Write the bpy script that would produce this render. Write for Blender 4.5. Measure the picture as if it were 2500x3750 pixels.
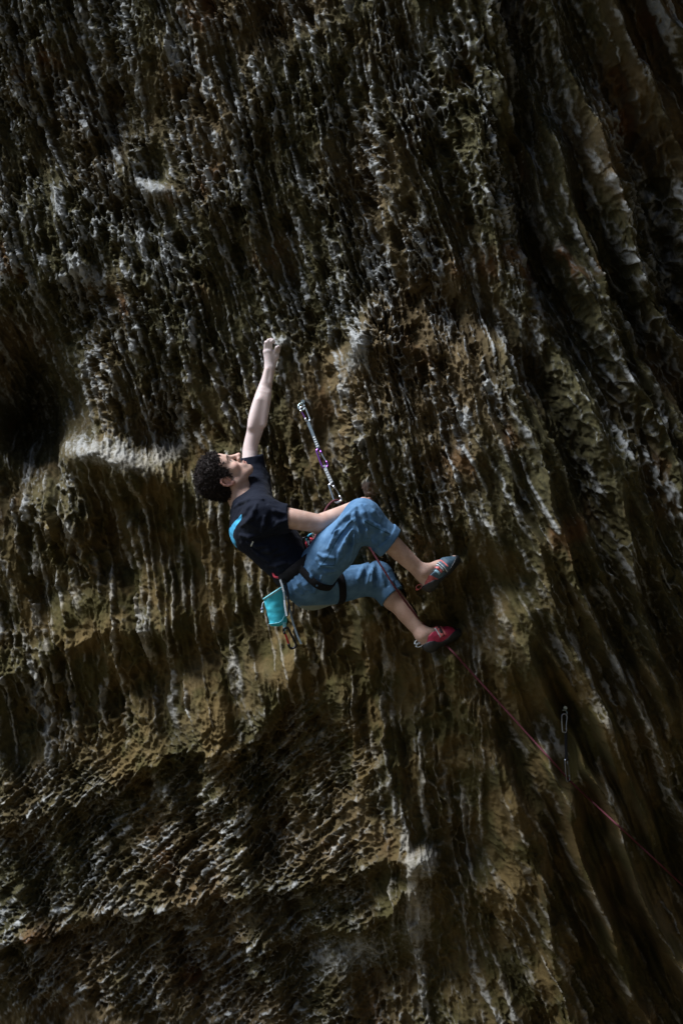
import bpy, bmesh, math, random
import numpy as np
from mathutils import Vector, Matrix

scene = bpy.context.scene
for o in list(bpy.data.objects):
    bpy.data.objects.remove(o, do_unlink=True)
COL = scene.collection
rad = math.radians

# ------------------------------------------------------------------ camera
CAM_D = 9.0            # metres from the lens to the climber
CAM_Z = 6.0            # height of the lens above the forest floor
PPM = 800.0            # photo pixels (2500 wide) per metre at the climber
cam_d = bpy.data.cameras.new('camera')
cam = bpy.data.objects.new('camera', cam_d)
COL.objects.link(cam)
cam.location = (0, -CAM_D, CAM_Z)
cam.rotation_euler = (rad(90), 0, 0)
cam_d.sensor_fit = 'VERTICAL'
cam_d.sensor_height = 36.0
cam_d.sensor_width = 24.0
cam_d.lens = 36.0 * CAM_D / (3750.0 / PPM)
cam_d.clip_start = 0.1
cam_d.clip_end = 400
cam_d.dof.use_dof = True
cam_d.dof.focus_distance = CAM_D
cam_d.dof.aperture_fstop = 2.0
scene.camera = cam

# ------------------------------------------------------------------ daylight
SUN_EL, SUN_AZ = 58.0, -80.0      # azimuth: 0 = from behind the lens, negative = from the left
SUN_STRENGTH, SUN_ANGLE = 5.0, 30.0
world = bpy.data.worlds.new('World')
scene.world = world
world.use_nodes = True
wn = world.node_tree
bgn = wn.nodes['Background']
sky = wn.nodes.new('ShaderNodeTexSky')
sky.sky_type = 'NISHITA'
sky.sun_disc = False
_dir = Vector((math.sin(rad(SUN_AZ)) * math.cos(rad(SUN_EL)),
               -math.cos(rad(SUN_AZ)) * math.cos(rad(SUN_EL)),
               math.sin(rad(SUN_EL))))            # towards the sun
sky.sun_elevation = rad(SUN_EL)
sky.sun_rotation = math.atan2(_dir.x, _dir.y)
wn.links.new(sky.outputs[0], bgn.inputs[0])
bgn.inputs[1].default_value = 0.05
sun_d = bpy.data.lights.new('sun', 'SUN')
sun = bpy.data.objects.new('sun', sun_d)
COL.objects.link(sun)
sun.location = (-6, -12, 18)
sun.rotation_euler = (-_dir).to_track_quat('-Z', 'Y').to_euler()
sun_d.energy = SUN_STRENGTH
sun_d.angle = rad(SUN_ANGLE)
sun_d.color = (0.95, 0.97, 1.0)

vs = scene.view_settings
vs.view_transform = 'Standard'
vs.look = 'None'
vs.gamma = 1.0
vs.use_curve_mapping = False
vs.exposure = 0.75
scene.cycles.use_denoising = True
scene.cycles.max_bounces = 6
scene.cycles.diffuse_bounces = 4


# ------------------------------------------------------------------ helpers
def P(px, py, y=0.0):
    """photo pixel (2500 x 3750) at depth y -> world point"""
    k = (CAM_D + y) / CAM_D / PPM
    return Vector(((px - 1250) * k, y, CAM_Z + (1875 - py) * k))


def tag(o, label=None, cat=None, group=None, kind=None):
    for k, v in (('label', label), ('category', cat), ('group', group), ('kind', kind)):
        if v:
            o[k] = v
    return o


def empty(name, loc):
    o = bpy.data.objects.new(name, None)
    o.empty_display_size = 0.05
    COL.objects.link(o)
    o.location = loc
    return o


def link(name, me, m, parent=None, smooth=True):
    """one mesh (in world coordinates) -> one object, under its parent"""
    o = bpy.data.objects.new(name, me)
    COL.objects.link(o)
    for mm in (m if isinstance(m, (list, tuple)) else [m]):
        me.materials.append(mm)
    if smooth:
        me.polygons.foreach_set('use_smooth', np.ones(len(me.polygons), bool))
    if parent:
        o.parent = parent
        o.matrix_parent_inverse = Matrix.Translation(-parent.matrix_world.translation) \
            if parent.type != 'EMPTY' else Matrix.Translation(-Vector(parent.location))
    return o


def mesh_np(name, co, quads):
    me = bpy.data.meshes.new(name)
    nv, nf = len(co), len(quads)
    k = quads.shape[1]
    me.vertices.add(nv)
    me.vertices.foreach_set('co', np.ascontiguousarray(co, np.float32).ravel())
    me.loops.add(nf * k)
    me.loops.foreach_set('vertex_index', np.ascontiguousarray(quads, np.int32).ravel())
    me.polygons.add(nf)
    me.polygons.foreach_set('loop_start', np.arange(nf, dtype=np.int32) * k)
    me.update(calc_edges=True)
    return me


def attr(me, name, val):
    a = me.attributes.new(name, 'FLOAT', 'POINT')
    a.data.foreach_set('value', np.ascontiguousarray(val, np.float32).ravel())


# ------------------------------------------------------------------ noise (numpy)
_rng = np.random.RandomState(7)
_PERM = _rng.permutation(4096).astype(np.int32)
_G2 = np.stack([np.cos(np.linspace(0, 2 * np.pi, 4096, endpoint=False)),
                np.sin(np.linspace(0, 2 * np.pi, 4096, endpoint=False))], 1).astype(np.float32)
_RND = _rng.rand(4096, 3).astype(np.float32)
_g3 = _rng.randn(4096, 3)
_G3 = (_g3 / np.linalg.norm(_g3, axis=1, keepdims=True)).astype(np.float32)


def _h2(i, j, seed):
    return _PERM[(_PERM[(_PERM[(i + seed * 131) & 4095] + j) & 4095] + seed) & 4095]


def perlin2(x, y, seed=0):
    xi = np.floor(x).astype(np.int32)
    yi = np.floor(y).astype(np.int32)
    fx = (x - xi).astype(np.float32)
    fy = (y - yi).astype(np.float32)
    u = fx * fx * fx * (fx * (fx * 6 - 15) + 10)
    v = fy * fy * fy * (fy * (fy * 6 - 15) + 10)

    def g(a, b):
        q = _G2[_h2(xi + a, yi + b, seed)]
        return q[..., 0] * (fx - a) + q[..., 1] * (fy - b)
    a = g(0, 0)
    b = g(1, 0)
    c = g(0, 1)
    d = g(1, 1)
    return ((a + u * (b - a)) * (1 - v) + (c + u * (d - c)) * v) * 1.5


def fbm2(x, y, seed=0, oct=4, gain=0.5):
    r = 0
    a = 1.0
    for i in range(oct):
        r = r + a * perlin2(x, y, seed + i * 7)
        x = x * 2.03 + 11.3
        y = y * 2.03 + 5.7
        a *= gain
    return r


def worley2(x, y, seed=0):
    """-> F1, F2, offset between the two nearest points (dx, dy), random of the cell"""
    xi = np.floor(x).astype(np.int32)
    yi = np.floor(y).astype(np.int32)
    f1 = np.full(x.shape, 9.0, np.float32)
    f2 = np.full(x.shape, 9.0, np.float32)
    p1 = [np.zeros(x.shape, np.float32) for _ in range(3)]
    p2 = [np.zeros(x.shape, np.float32) for _ in range(2)]
    for a in (-1, 0, 1):
        for b in (-1, 0, 1):
            r = _RND[_h2(xi + a, yi + b, seed)]
            px = (xi + a + 0.06 + 0.88 * r[..., 0] - x).astype(np.float32)
            py = (yi + b + 0.06 + 0.88 * r[..., 1] - y).astype(np.float32)
            d = np.sqrt(px * px + py * py)
            n1 = d < f1
            n2 = (~n1) & (d < f2)
            f2 = np.where(n1, f1, np.where(n2, d, f2))
            p2[0] = np.where(n1, p1[0], np.where(n2, px, p2[0]))
            p2[1] = np.where(n1, p1[1], np.where(n2, py, p2[1]))
            f1 = np.where(n1, d, f1)
            p1[0] = np.where(n1, px, p1[0])
            p1[1] = np.where(n1, py, p1[1])
            p1[2] = np.where(n1, r[..., 2], p1[2])
    return f1, f2, p1[0] - p2[0], p1[1] - p2[1], p1[2]


def perlin3(p, seed=0):
    i = np.floor(p).astype(np.int32)
    f = (p - i).astype(np.float32)
    w = f * f * f * (f * (f * 6 - 15) + 10)
    r = 0
    for a in (0, 1):
        for b in (0, 1):
            for c in (0, 1):
                h = _PERM[(_h2(i[..., 0] + a, i[..., 1] + b, seed) + i[..., 2] + c) & 4095]
                g = _G3[h]
                v = g[..., 0] * (f[..., 0] - a) + g[..., 1] * (f[..., 1] - b) + g[..., 2] * (f[..., 2] - c)
                r = r + v * (w[..., 0] if a else 1 - w[..., 0]) * (w[..., 1] if b else 1 - w[..., 1]) \
                    * (w[..., 2] if c else 1 - w[..., 2])
    return r * 1.5


def sst(a, b, x):
    t = np.clip((x - a) / (b - a), 0, 1)
    return t * t * (3 - 2 * t)


# ------------------------------------------------------------------ materials
def nodes(name):
    m = bpy.data.materials.new(name)
    m.use_nodes = True
    n = m.node_tree
    return m, n, n.nodes['Principled BSDF']


def mat(name, col, rough=0.6, metal=0.0, var=0.15, scale=60.0, bump=0.0, bscale=400.0, coat=0.0, spec=0.5):
    """procedural material: base colour with noise variation and a little relief"""
    m, n, b = nodes(name)
    tc = n.nodes.new('ShaderNodeTexCoord')
    nz = n.nodes.new('ShaderNodeTexNoise')
    nz.inputs['Scale'].default_value = scale
    nz.inputs['Detail'].default_value = 4
    n.links.new(tc.outputs['Object'], nz.inputs['Vector'])
    rp = n.nodes.new('ShaderNodeValToRGB')
    c = Vector(col[:3])
    rp.color_ramp.elements[0].position = 0.3
    rp.color_ramp.elements[1].position = 0.7
    rp.color_ramp.elements[0].color = (*(c * (1 - var)), 1)
    rp.color_ramp.elements[1].color = (*(c * (1 + var)), 1)
    n.links.new(nz.outputs[0], rp.inputs[0])
    n.links.new(rp.outputs[0], b.inputs['Base Color'])
    b.inputs['Roughness'].default_value = rough
    b.inputs['Metallic'].default_value = metal
    b.inputs['Specular IOR Level'].default_value = spec
    b.inputs['Coat Weight'].default_value = coat
    if bump:
        n2 = n.nodes.new('ShaderNodeTexNoise')
        n2.inputs['Scale'].default_value = bscale
        n2.inputs['Detail'].default_value = 3
        n.links.new(tc.outputs['Object'], n2.inputs['Vector'])
        bp = n.nodes.new('ShaderNodeBump')
        bp.inputs['Strength'].default_value = bump
        bp.inputs['Distance'].default_value = 0.002
        n.links.new(n2.outputs[0], bp.inputs['Height'])
        n.links.new(bp.outputs[0], b.inputs['Normal'])
    return m


def mixc(n, fac, a, b):
    """mix two colours (socket or tuple) by fac (socket or value)"""
    x = n.nodes.new('ShaderNodeMix')
    x.data_type = 'RGBA'
    for s, v in ((x.inputs[0], fac), (x.inputs[6], a), (x.inputs[7], b)):
        if hasattr(v, 'links'):
            n.links.new(v, s)
        elif isinstance(v, tuple):
            s.default_value = (*v[:3], 1)
        else:
            s.default_value = v
    return x.outputs[2]


def attr_node(n, name):
    a = n.nodes.new('ShaderNodeAttribute')
    a.attribute_name = name
    return a.outputs['Fac']


def ramp(n, src, lo, hi):
    r = n.nodes.new('ShaderNodeMapRange')
    r.interpolation_type = 'SMOOTHSTEP'
    r.inputs[1].default_value = lo
    r.inputs[2].default_value = hi
    n.links.new(src, r.inputs[0])
    return r.outputs[0]


def noise_node(n, scale, detail=4, vec=None):
    z = n.nodes.new('ShaderNodeTexNoise')
    z.inputs['Scale'].default_value = scale
    z.inputs['Detail'].default_value = detail
    if vec is None:
        vec = n.nodes.new('ShaderNodeTexCoord').outputs['Object']
    n.links.new(vec, z.inputs['Vector'])
    return z.outputs[0]


# ------------------------------------------------------------------ soft shapes (distance fields -> one continuous mesh)
class Vol:
    def __init__(self, lo, hi, h):
        self.lo = np.array(lo, np.float32)
        self.h = h
        self.n = np.ceil((np.array(hi) - self.lo) / h).astype(int) + 1
        self.D = np.full(self.n, 0.15, np.float32)

    def win(self, lo, hi):
        a = np.clip(np.floor((np.array(lo) - self.lo) / self.h).astype(int), 0, self.n)
        b = np.clip(np.ceil((np.array(hi) - self.lo) / self.h).astype(int) + 1, 0, self.n)
        g = np.meshgrid(*[self.lo[i] + self.h * np.arange(a[i], b[i], dtype=np.float32) for i in range(3)], indexing='ij')
        return tuple(slice(x, y) for x, y in zip(a, b)), np.stack(g, -1)

    def add(self, prim, k=0.02):
        fn, lo, hi = prim
        s, p = self.win(lo - k - .012, hi + k + .012)
        if p.size == 0:
            return self
        d = fn(p)
        D = self.D[s]
        if k:
            t = np.clip(.5 + .5 * (D - d) / k, 0, 1)
            self.D[s] = D * (1 - t) + d * t - k * t * (1 - t)
        else:
            self.D[s] = np.minimum(D, d)
        return self

    def sub(self, prim, k=0.004):
        fn, lo, hi = prim
        s, p = self.win(lo - k - .012, hi + k + .012)
        if p.size == 0:
            return self
        d = -fn(p)
        D = self.D[s]
        t = np.clip(.5 + .5 * (d - D) / k, 0, 1)
        self.D[s] = D * (1 - t) + d * t + k * t * (1 - t)
        return self

    def ripple(self, fn, lo, hi, band=.02):
        """stand the surface out (+) or in (-) by fn(points), inside a box"""
        s, p = self.win(lo, hi)
        D = self.D[s]
        i = np.abs(D) < band
        D[i] -= fn(p[i])
        return self

    def front(self, px, py, y0=-.4, y1=.4):
        """the nearest surface point behind a photo pixel"""
        for y in np.arange(y0, y1, self.h):
            p = P(px, py, float(y))
            i = np.round((V3(p) - self.lo) / self.h).astype(int)
            if (i >= 0).all() and (i < np.array(self.D.shape)).all() and self.D[tuple(i)] < 0:
                return p
        return None

    def cast(self, c, d, rmax=.3, r0=.0):
        """how far out from c along d the surface lies"""
        last = r0
        for r in np.arange(r0, rmax, self.h):
            i = np.round((V3(c + d * float(r)) - self.lo) / self.h).astype(int)
            if (i >= 0).all() and (i < np.array(self.D.shape)).all() and self.D[tuple(i)] < 0:
                last = float(r)
        return last

    def crease(self, paths, r=.006, k=.022, sign=1, lift=.0):
        """cloth folds along lines on the near side"""
        for pts in paths:
            q = [self.front(*a[:2], *(a[2:] if len(a) > 2 else ())) for a in pts]
            q = [a for a in q if a is not None]
            n = len(q)
            for i in range(n - 1):
                ra = r * (.35 + .65 * math.sin(math.pi * (i + .15) / (n - .7)))
                rb = r * (.35 + .65 * math.sin(math.pi * min(1, (i + 1.0) / (n - .7))))
                ra, rb = max(ra, .0022), max(rb, .0022)
                pr = cone(q[i] + Vector((0, lift, 0)), q[i + 1] + Vector((0, lift, 0)), ra, rb)
                self.add(pr, k) if sign > 0 else self.sub(pr, k)
        return self

    def mesh(self, name):
        D, lo, h = self.D, self.lo, self.h
        neg = D < 0
        cnt = np.zeros(np.array(D.shape) - 1, np.int8)
        cs = [(a, b, c) for a in (0, 1) for b in (0, 1) for c in (0, 1)]
        n0, n1, n2 = cnt.shape
        for a, b, c in cs:
            cnt += neg[a:a + n0, b:b + n1, c:c + n2]
        act = (cnt > 0) & (cnt < 8)
        I = np.stack(np.nonzero(act), 1)
        vid = np.full(cnt.shape, -1, np.int32)
        vid[act] = np.arange(len(I))
        val = np.stack([D[I[:, 0] + a, I[:, 1] + b, I[:, 2] + c] for a, b, c in cs], 1)
        acc = np.zeros((len(I), 3), np.float32)
        num = np.zeros(len(I), np.float32)
        for x in range(8):
            for y in range(x + 1, 8):
                dif = np.array(cs[y]) - np.array(cs[x])
                if dif.sum() != 1 or (dif < 0).any():
                    continue
                va, vb = val[:, x], val[:, y]
                m = (va < 0) != (vb < 0)
                t = np.where(m, va / np.where(m, va - vb, 1), 0)
                acc += np.where(m[:, None], np.array(cs[x], np.float32) + t[:, None] * dif.astype(np.float32), 0)
                num += m
        co = lo + h * (I + acc / num[:, None])
        quads = []
        for ax in range(3):
            o1, o2 = [(1, 2), (2, 0), (0, 1)][ax]
            sl_a = [slice(1, -1)] * 3
            sl_b = [slice(1, -1)] * 3
            sl_a[ax] = slice(0, -1)
            sl_b[ax] = slice(1, None)
            A, B = neg[tuple(sl_a)], neg[tuple(sl_b)]
            E = np.stack(np.nonzero(A != B), 1)
            flip = A[E[:, 0], E[:, 1], E[:, 2]]
            E = E + 1
            E[:, ax] -= 1
            ids = []
            for d1, d2 in ((-1, -1), (0, -1), (0, 0), (-1, 0)):
                J = E.copy()
                J[:, o1] += d1
                J[:, o2] += d2
                ids.append(vid[J[:, 0], J[:, 1], J[:, 2]])
            q = np.stack(ids, 1)
            q = np.where(flip[:, None], q, q[:, ::-1])
            quads.append(q)
        q = np.concatenate(quads)
        q = q[(q >= 0).all(1)]
        return mesh_np(name, co, q), co


def V3(p):
    return np.array(p, np.float32)


def cone(a, b, ra, rb, flat=None, f=1.0):
    """round cone; flat = axis along which it is widened by 1/f"""
    a, b = V3(a), V3(b)
    ab = b - a
    L = float(ab @ ab) + 1e-9
    fl = V3(flat) if flat is not None else None

    def fn(p):
        q = p - a
        t = np.clip(q @ ab / L, 0, 1)
        d = q - t[..., None] * ab
        if fl is not None:
            d = d + ((d @ fl) * (f - 1))[..., None] * fl
        return np.sqrt((d * d).sum(-1)) - (ra + (rb - ra) * t)
    r = max(ra, rb) / (f if flat is not None else 1)
    return fn, np.minimum(a, b) - r, np.maximum(a, b) + r


def chain(pts, rs, **kw):
    return [cone(pts[i], pts[i + 1], rs[i], rs[i + 1], **kw) for i in range(len(pts) - 1)]


def ellip(c, r, ax=None):
    c, r = V3(c), V3(r)
    M = np.eye(3, dtype=np.float32) if ax is None else np.stack([V3(x) for x in ax], 1)

    def fn(p):
        q = (p - c) @ M / r
        l = np.sqrt((q * q).sum(-1)) + 1e-6
        g = np.sqrt(((q / r) ** 2).sum(-1)) + 1e-6
        return l * (l - 1) / g
    m = float(r.max())
    return fn, c - m, c + m


def clip(prim, c, n):
    """cut a shape by the plane through c; n points to the side that goes"""
    fn, lo, hi = prim
    c = V3(c)
    n = V3(Vector(n).normalized())
    return (lambda p: np.maximum(fn(p), (p - c) @ n)), lo, hi


# ------------------------------------------------------------------ tubes and bands
def smooth_path(pts, n=8, closed=False):
    P_ = [Vector(p) for p in pts]
    out = []
    m = len(P_)
    for i in range(m if closed else m - 1):
        p0 = P_[(i - 1) % m] if closed or i > 0 else P_[0]
        p1, p2 = P_[i], P_[(i + 1) % m]
        p3 = P_[(i + 2) % m] if closed or i + 2 < m else P_[-1]
        for k in range(n):
            t = k / n
            out.append(.5 * ((2 * p1) + (p2 - p0) * t + (2 * p0 - 5 * p1 + 4 * p2 - p3) * t * t + (3 * p1 - p0 - 3 * p2 + p3) * t ** 3))
    if not closed:
        out.append(P_[-1])
    return out


def sweep(name, path, prof, closed=False, up=None, scale=None, cap=True):
    """sweep a closed 2D profile [(x, y)] along a path; up keeps its second axis steady"""
    pts = [Vector(p) for p in path]
    n = len(pts)
    co, fs = [], []
    nrm = None
    for i in range(n):
        a = pts[(i - 1) % n] if closed or i > 0 else pts[i]
        b = pts[(i + 1) % n] if closed or i < n - 1 else pts[i]
        t = (b - a).normalized()
        if up is not None:
            nrm = Vector(up) - Vector(up).dot(t) * t
        elif nrm is None:
            nrm = t.orthogonal()
        else:
            nrm = nrm - nrm.dot(t) * t
        nrm.normalize()
        bi = t.cross(nrm)
        s = scale(i / (n - 1)) if scale else 1
        for x, y in prof:
            co.append(pts[i] + bi * (x * s) + nrm * (y * s))
    k = len(prof)
    for i in range(n if closed else n - 1):
        for j in range(k):
            fs.append((i * k + j, i * k + (j + 1) % k, ((i + 1) % n) * k + (j + 1) % k, ((i + 1) % n) * k + j))
    me = bpy.data.meshes.new(name)
    if cap and not closed:
        fs.append(tuple(range(k))[::-1])
        fs.append(tuple((n - 1) * k + j for j in range(k)))
    me.from_pydata([tuple(c) for c in co], [], fs)
    bm = bmesh.new()
    bm.from_mesh(me)
    bmesh.ops.recalc_face_normals(bm, faces=bm.faces)
    bm.to_mesh(me)
    bm.free()
    me.update()
    return me


def circ(r, k=10):
    return [(r * math.cos(2 * math.pi * i / k), r * math.sin(2 * math.pi * i / k)) for i in range(k)]


def rect(w, t):
    """rounded flat band section: w wide (first axis), t thick"""
    w, t = w / 2, t / 2
    e = min(w, t) * .6
    return [(-w + e, -t), (w - e, -t), (w, -t + e), (w, t - e), (w - e, t), (-w + e, t), (-w, t - e), (-w, -t + e)]


def tube(name, pts, r, m, parent=None, closed=False, k=10, n=6, scale=None):
    return link(name, sweep(name, smooth_path(pts, n, closed), circ(r, k), closed, scale=scale), m, parent)


def band(name, pts, w, t, m, up, parent=None, closed=False, n=6):
    """flat webbing; up = direction that the flat side faces"""
    return link(name, sweep(name, smooth_path(pts, n, closed), rect(w, t), closed, up=up), m, parent, smooth=False)


# ------------------------------------------------------------------ the rock face
# Wall coordinates: u to the right, v downwards, 501.8 units to the metre.
UPM = PPM * 1568 / 2500


def polyline(v, pts):
    a = np.array(pts, float)
    return np.interp(v, a[:, 0], a[:, 1])


def gauss(u, v, cu, cv, ru, rv, rot=0.0, p=2.0):
    c, s = math.cos(rot), math.sin(rot)
    a = ((u - cu) * c + (v - cv) * s) / ru
    b = (-(u - cu) * s + (v - cv) * c) / rv
    return np.exp(-np.power(a * a + b * b, p / 2))


def ledge(u, v, pts, amp, run, drop, jit=0):
    """a bedding lip: the face swells out towards the lip and falls back under it"""
    a = np.array(pts, float)
    t = v - np.interp(u, a[:, 0], a[:, 1]) + jit
    m = sst(a[0, 0] - 120, a[0, 0], u) * (1 - sst(a[-1, 0], a[-1, 0] + 90, u))
    return -amp * m * np.where(t < 0, np.exp(t / run), 1 - sst(0, drop, t))


def macro0(u, v):
    """depth of the face in metres (positive = away from the lens)"""
    q = np.maximum(u - 980, 0)
    y = 0.50 - 0.00102 * (u - 600) + 0.00180 * (q - 260 * np.tanh(q / 260)) + 0.00036 * (np.clip(v, -2500, 2600) - 1250)
    w1 = fbm2(u / 330 + 3.1, v / 420, 3, 3)
    w2 = fbm2(u / 110, v / 170 + 9, 5, 3)
    y = y + 0.10 * w1 + 0.035 * w2
    s1 = u * math.cos(rad(16)) - v * math.sin(rad(16))
    y = y + 0.105 * perlin2(s1 / 90, v / 520, 15) + .035 * perlin2(s1 / 40, v / 200, 16)
    # the rib above and right of the climber
    xa = polyline(v, [(600, 900), (740, 850), (790, 818), (830, 792), (900, 788), (960, 802), (1030, 822), (1100, 858),
                      (1180, 905), (1300, 985), (1450, 1030), (1700, 1060)]) + 8 * w2
    amp = polyline(v, [(560, 0), (720, .06), (800, .20), (900, .22), (1100, .15), (1300, .09), (1600, .03), (1800, 0)])
    d = u - xa
    y = y - amp * sst(-60, 8, d) * np.exp(-np.maximum(d, 0) / 300)
    y = y - 0.07 * gauss(u, v, 850, 770, 60, 60)
    # the seam and the shaded recess at upper right
    xb = polyline(v, [(-200, 1075), (0, 1095), (120, 1128), (300, 1135), (430, 1146), (560, 1180), (700, 1190), (900, 1170), (1200, 1150)]) + 10 * w2
    amp = polyline(v, [(-300, .30), (300, .30), (480, .22), (700, .12), (1000, .04), (1200, 0)])
    d = u - xb
    y = y + amp * sst(-4, 34, d) * np.exp(-np.maximum(d - 60, 0) / 130) - 0.05 * gauss(d, v, -25, 350, 60, 500)
    # leaning flutes on the right-hand wall
    s = u * math.cos(rad(24)) - v * math.sin(rad(24))
    y = y - 0.26 * sst(1020, 1300, u + .06 * (1200 - v)) * (1 - np.abs(perlin2(s / 110 + 4 + .25 * w1, v / 1500, 21)) * 2.4)
    y = y - 0.055 * gauss(u, v, 1430, 1980, 210, 600, -.35, 3) * (1 - np.abs(perlin2(s / 34 + 9, v / 420, 23)) * 2.2)
    # hollow at the left edge with the smooth boulder shelf under it
    y = y + 0.80 * gauss(u + 45 * w1 + 22 * w2, v - 60 * w1, -35, 905, 125, 175, 0.25, 2.4)
    y = y - 0.26 * gauss(u, v, 225, 1068, 150, 60, 0.25, 3)
    y = y - 0.14 * gauss(u, v, 150, 1025, 70, 38, 0.2)
    y = y + 0.10 * gauss(u, v, 320, 985, 62, 52, 0, 2.5)
    y = y + 0.08 * gauss(u, v, 180, 1330, 150, 50, -0.25)
    y = y + 0.14 * gauss(u, v, 260, 1610, 190, 60, -0.45)
    y = y - 0.10 * gauss(u, v, 60, 1190, 90, 70)
    # pale flakes in the upper left
    y = y - 0.09 * gauss(u, v, 330, 395, 62, 24, 0.35, 3)
    y = y + 0.12 * gauss(u, v, 330, 345, 60, 40)
    y = y - 0.08 * gauss(u, v, 135, 575, 62, 26, 0.7, 3)
    y = y + 0.14 * gauss(u, v, 150, 655, 55, 95, 0.2)
    y = y + 0.10 * gauss(u, v, 230, 200, 40, 110, 0.15)
    # bedding lips at lower left
    j = 18 * w2 + 14 * w1
    y = y + ledge(u, v, [(-300, 2060), (0, 1950), (60, 1935), (200, 1880), (330, 1800), (450, 1755), (560, 1730), (640, 1640), (670, 1570)], .13, 130, 64, j)
    y = y + ledge(u, v, [(-300, 2380), (0, 2290), (150, 2240), (300, 2185), (500, 2130), (700, 2085), (850, 2030), (920, 1990)], .14, 90, 40, j)
    y = y + ledge(u, v, [(-300, 1640), (0, 1560), (120, 1500), (240, 1450), (330, 1440)], .07, 80, 50, j)
    y = y + ledge(u, v, [(560, 2260), (700, 2215), (820, 2180), (900, 2120), (930, 2060)], .11, 80, 40, j)
    # smooth mossy swells under the climber
    y = y - 0.11 * gauss(u, v, 640, 1560, 52, 80, 0.6)
    y = y - 0.12 * gauss(u, v, 835, 1440, 42, 95, 0.12)
    y = y - 0.10 * gauss(u, v, 760, 1640, 70, 70)
    y = y - 0.07 * gauss(u, v, 1180, 1480, 60, 110)
    y = y + 0.16 * gauss(u, v, 1150, 1330, 75, 60)
    y = y + 0.14 * gauss(u, v, 1090, 1990, 55, 75)
    # unseen roof bulge above the frame, added to shade the upper right
    y = y - 0.75 * gauss(u, v, 1450, -620, 620, 400) - 0.35 * sst(-300, -1500, v)
    return y



# where hands, feet and the bolt touch: (u, v, depth, reach)
CONTACTS = [(632, 797, .238, 40, 12), (692, 930, .205, 50, 10), (1052, 1278, -.030, 50, 12), (1056, 1446, .200, 46, 10), (848, 1156, .085, 45, 12), (1294, 1632, .07, 95, 8),
            (646, 775, .200, 13, 5), (1066, 1292, -.060, 15, 5), (1070, 1456, .165, 15, 5)]
# where the rock stays clear of a shoe: (u, v, depth, ru, rv)
CLEAR = [(1012, 1472, .250, 42, 44), (1010, 1330, .02, 50, 50), (1301, 1735, .115, 30, 78)]


def macro(u, v):
    y = macro0(u, v)
    # standing knob low on the wall
    y = y - 0.22 * gauss(u, v, 985, 2008, 38, 44, 0.2, 4)
    y = y - 0.07 * gauss(u, v, 960, 2130, 50, 110, 0.1)
    y = y - 0.08 * gauss(u, v, 1240, 1780, 45, 70, 0.1)
    return y


def cells(u, v, th, sc, seed, lines, asp=1.0):
    """weathered honeycomb: long wavy flutes along one direction, strings of pits and pockets between them
    -> height, crest mask"""
    c, s_ = math.cos(th), math.sin(th)
    s = (u * c - v * s_) / sc
    t = (u * s_ + v * c) / sc * asp
    s0, t0 = s, t
    s = s + 26 * perlin2(s0 / 230, t0 / 420, seed) + 7 * perlin2(s0 / 60, t0 / 130, seed + 1) + 4.6 * perlin2(s0 / 18, t0 / 32, seed + 2) \
        + 1.9 * perlin2(s0 / 7, t0 / 10, seed + 3)
    t = t + 8 * perlin2(s0 / 30, t0 / 60, seed + 4) + 4 * perlin2(s0 / 11, t0 / 20, seed + 5)
    hon = sst(-.4, .4, perlin2(s0 / 130, t0 / 230, seed + 6))           # honeycomb <-> plain flutes
    hon = np.clip(hon * (1 - .7 * lines) + .6 * (asp > 1), 0, 1)
    edge = .05 * perlin2(s0 / 5, t0 / 6, seed + 22)
    brk = sst(-.55, .15, perlin2(s0 / 16, t0 / 44, seed + 25))          # flutes fade and rise along their length
    g1 = np.abs(perlin2(s / 32, t / 480, seed + 9))
    g2 = np.abs(perlin2(s / 15 + 5, t / 330, seed + 10))
    crest1 = 1 - sst(.0, .27, g1 + edge * .4)
    crest2 = (1 - sst(.0, .25, g2 + edge * .4)) * brk
    f1, f2, dx, dy, rn = worley2(s / 14.5 + .5 * perlin2(s0 / 70, t0 / 90, seed + 33), t / 38, seed + 7)
    e = f2 - f1 + edge
    pit1 = sst(.07, .42, e) ** .8 * (.30 + .85 * rn)
    f1, f2, dx, dy, rn2 = worley2(s / 8.5 + 31, t / 16, seed + 8)
    pit2 = sst(.08, .45, f2 - f1 + edge) * sst(.3, .6, rn2)
    f1, f2, dx, dy, rn3 = worley2(s / 52 + 7, t / 105 + 3, seed + 11)    # large pockets
    pocket = sst(.62, .70, rn3) * (1 - sst(.14, .40, f1 + .10 * perlin2(s / 7, t / 9, seed + 12)))
    rough = fbm2(s0 / 40, t0 / 170, seed + 14, 3, .55)
    h = .88 * crest1 * (.5 + .5 * brk) + .52 * crest2 * (1 - .85 * lines) - (.36 + .70 * hon) * (1 - .42 * lines) * pit1 - .26 * pit2 * (.3 + .7 * hon) - 1.15 * pocket + .38 * rough
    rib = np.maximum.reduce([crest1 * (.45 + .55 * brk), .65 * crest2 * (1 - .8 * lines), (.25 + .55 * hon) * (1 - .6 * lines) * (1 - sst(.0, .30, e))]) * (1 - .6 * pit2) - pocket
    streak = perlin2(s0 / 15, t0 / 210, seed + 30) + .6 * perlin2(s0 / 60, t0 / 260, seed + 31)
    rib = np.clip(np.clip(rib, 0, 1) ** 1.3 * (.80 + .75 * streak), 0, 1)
    return h, rib


def spaced(lo, hi, step, n_out, growth):
    mid = np.arange(lo, hi, step)
    o = np.cumsum(step * growth ** np.arange(1, n_out + 1))
    return np.concatenate([lo - o[::-1], mid, hi + o])


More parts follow.
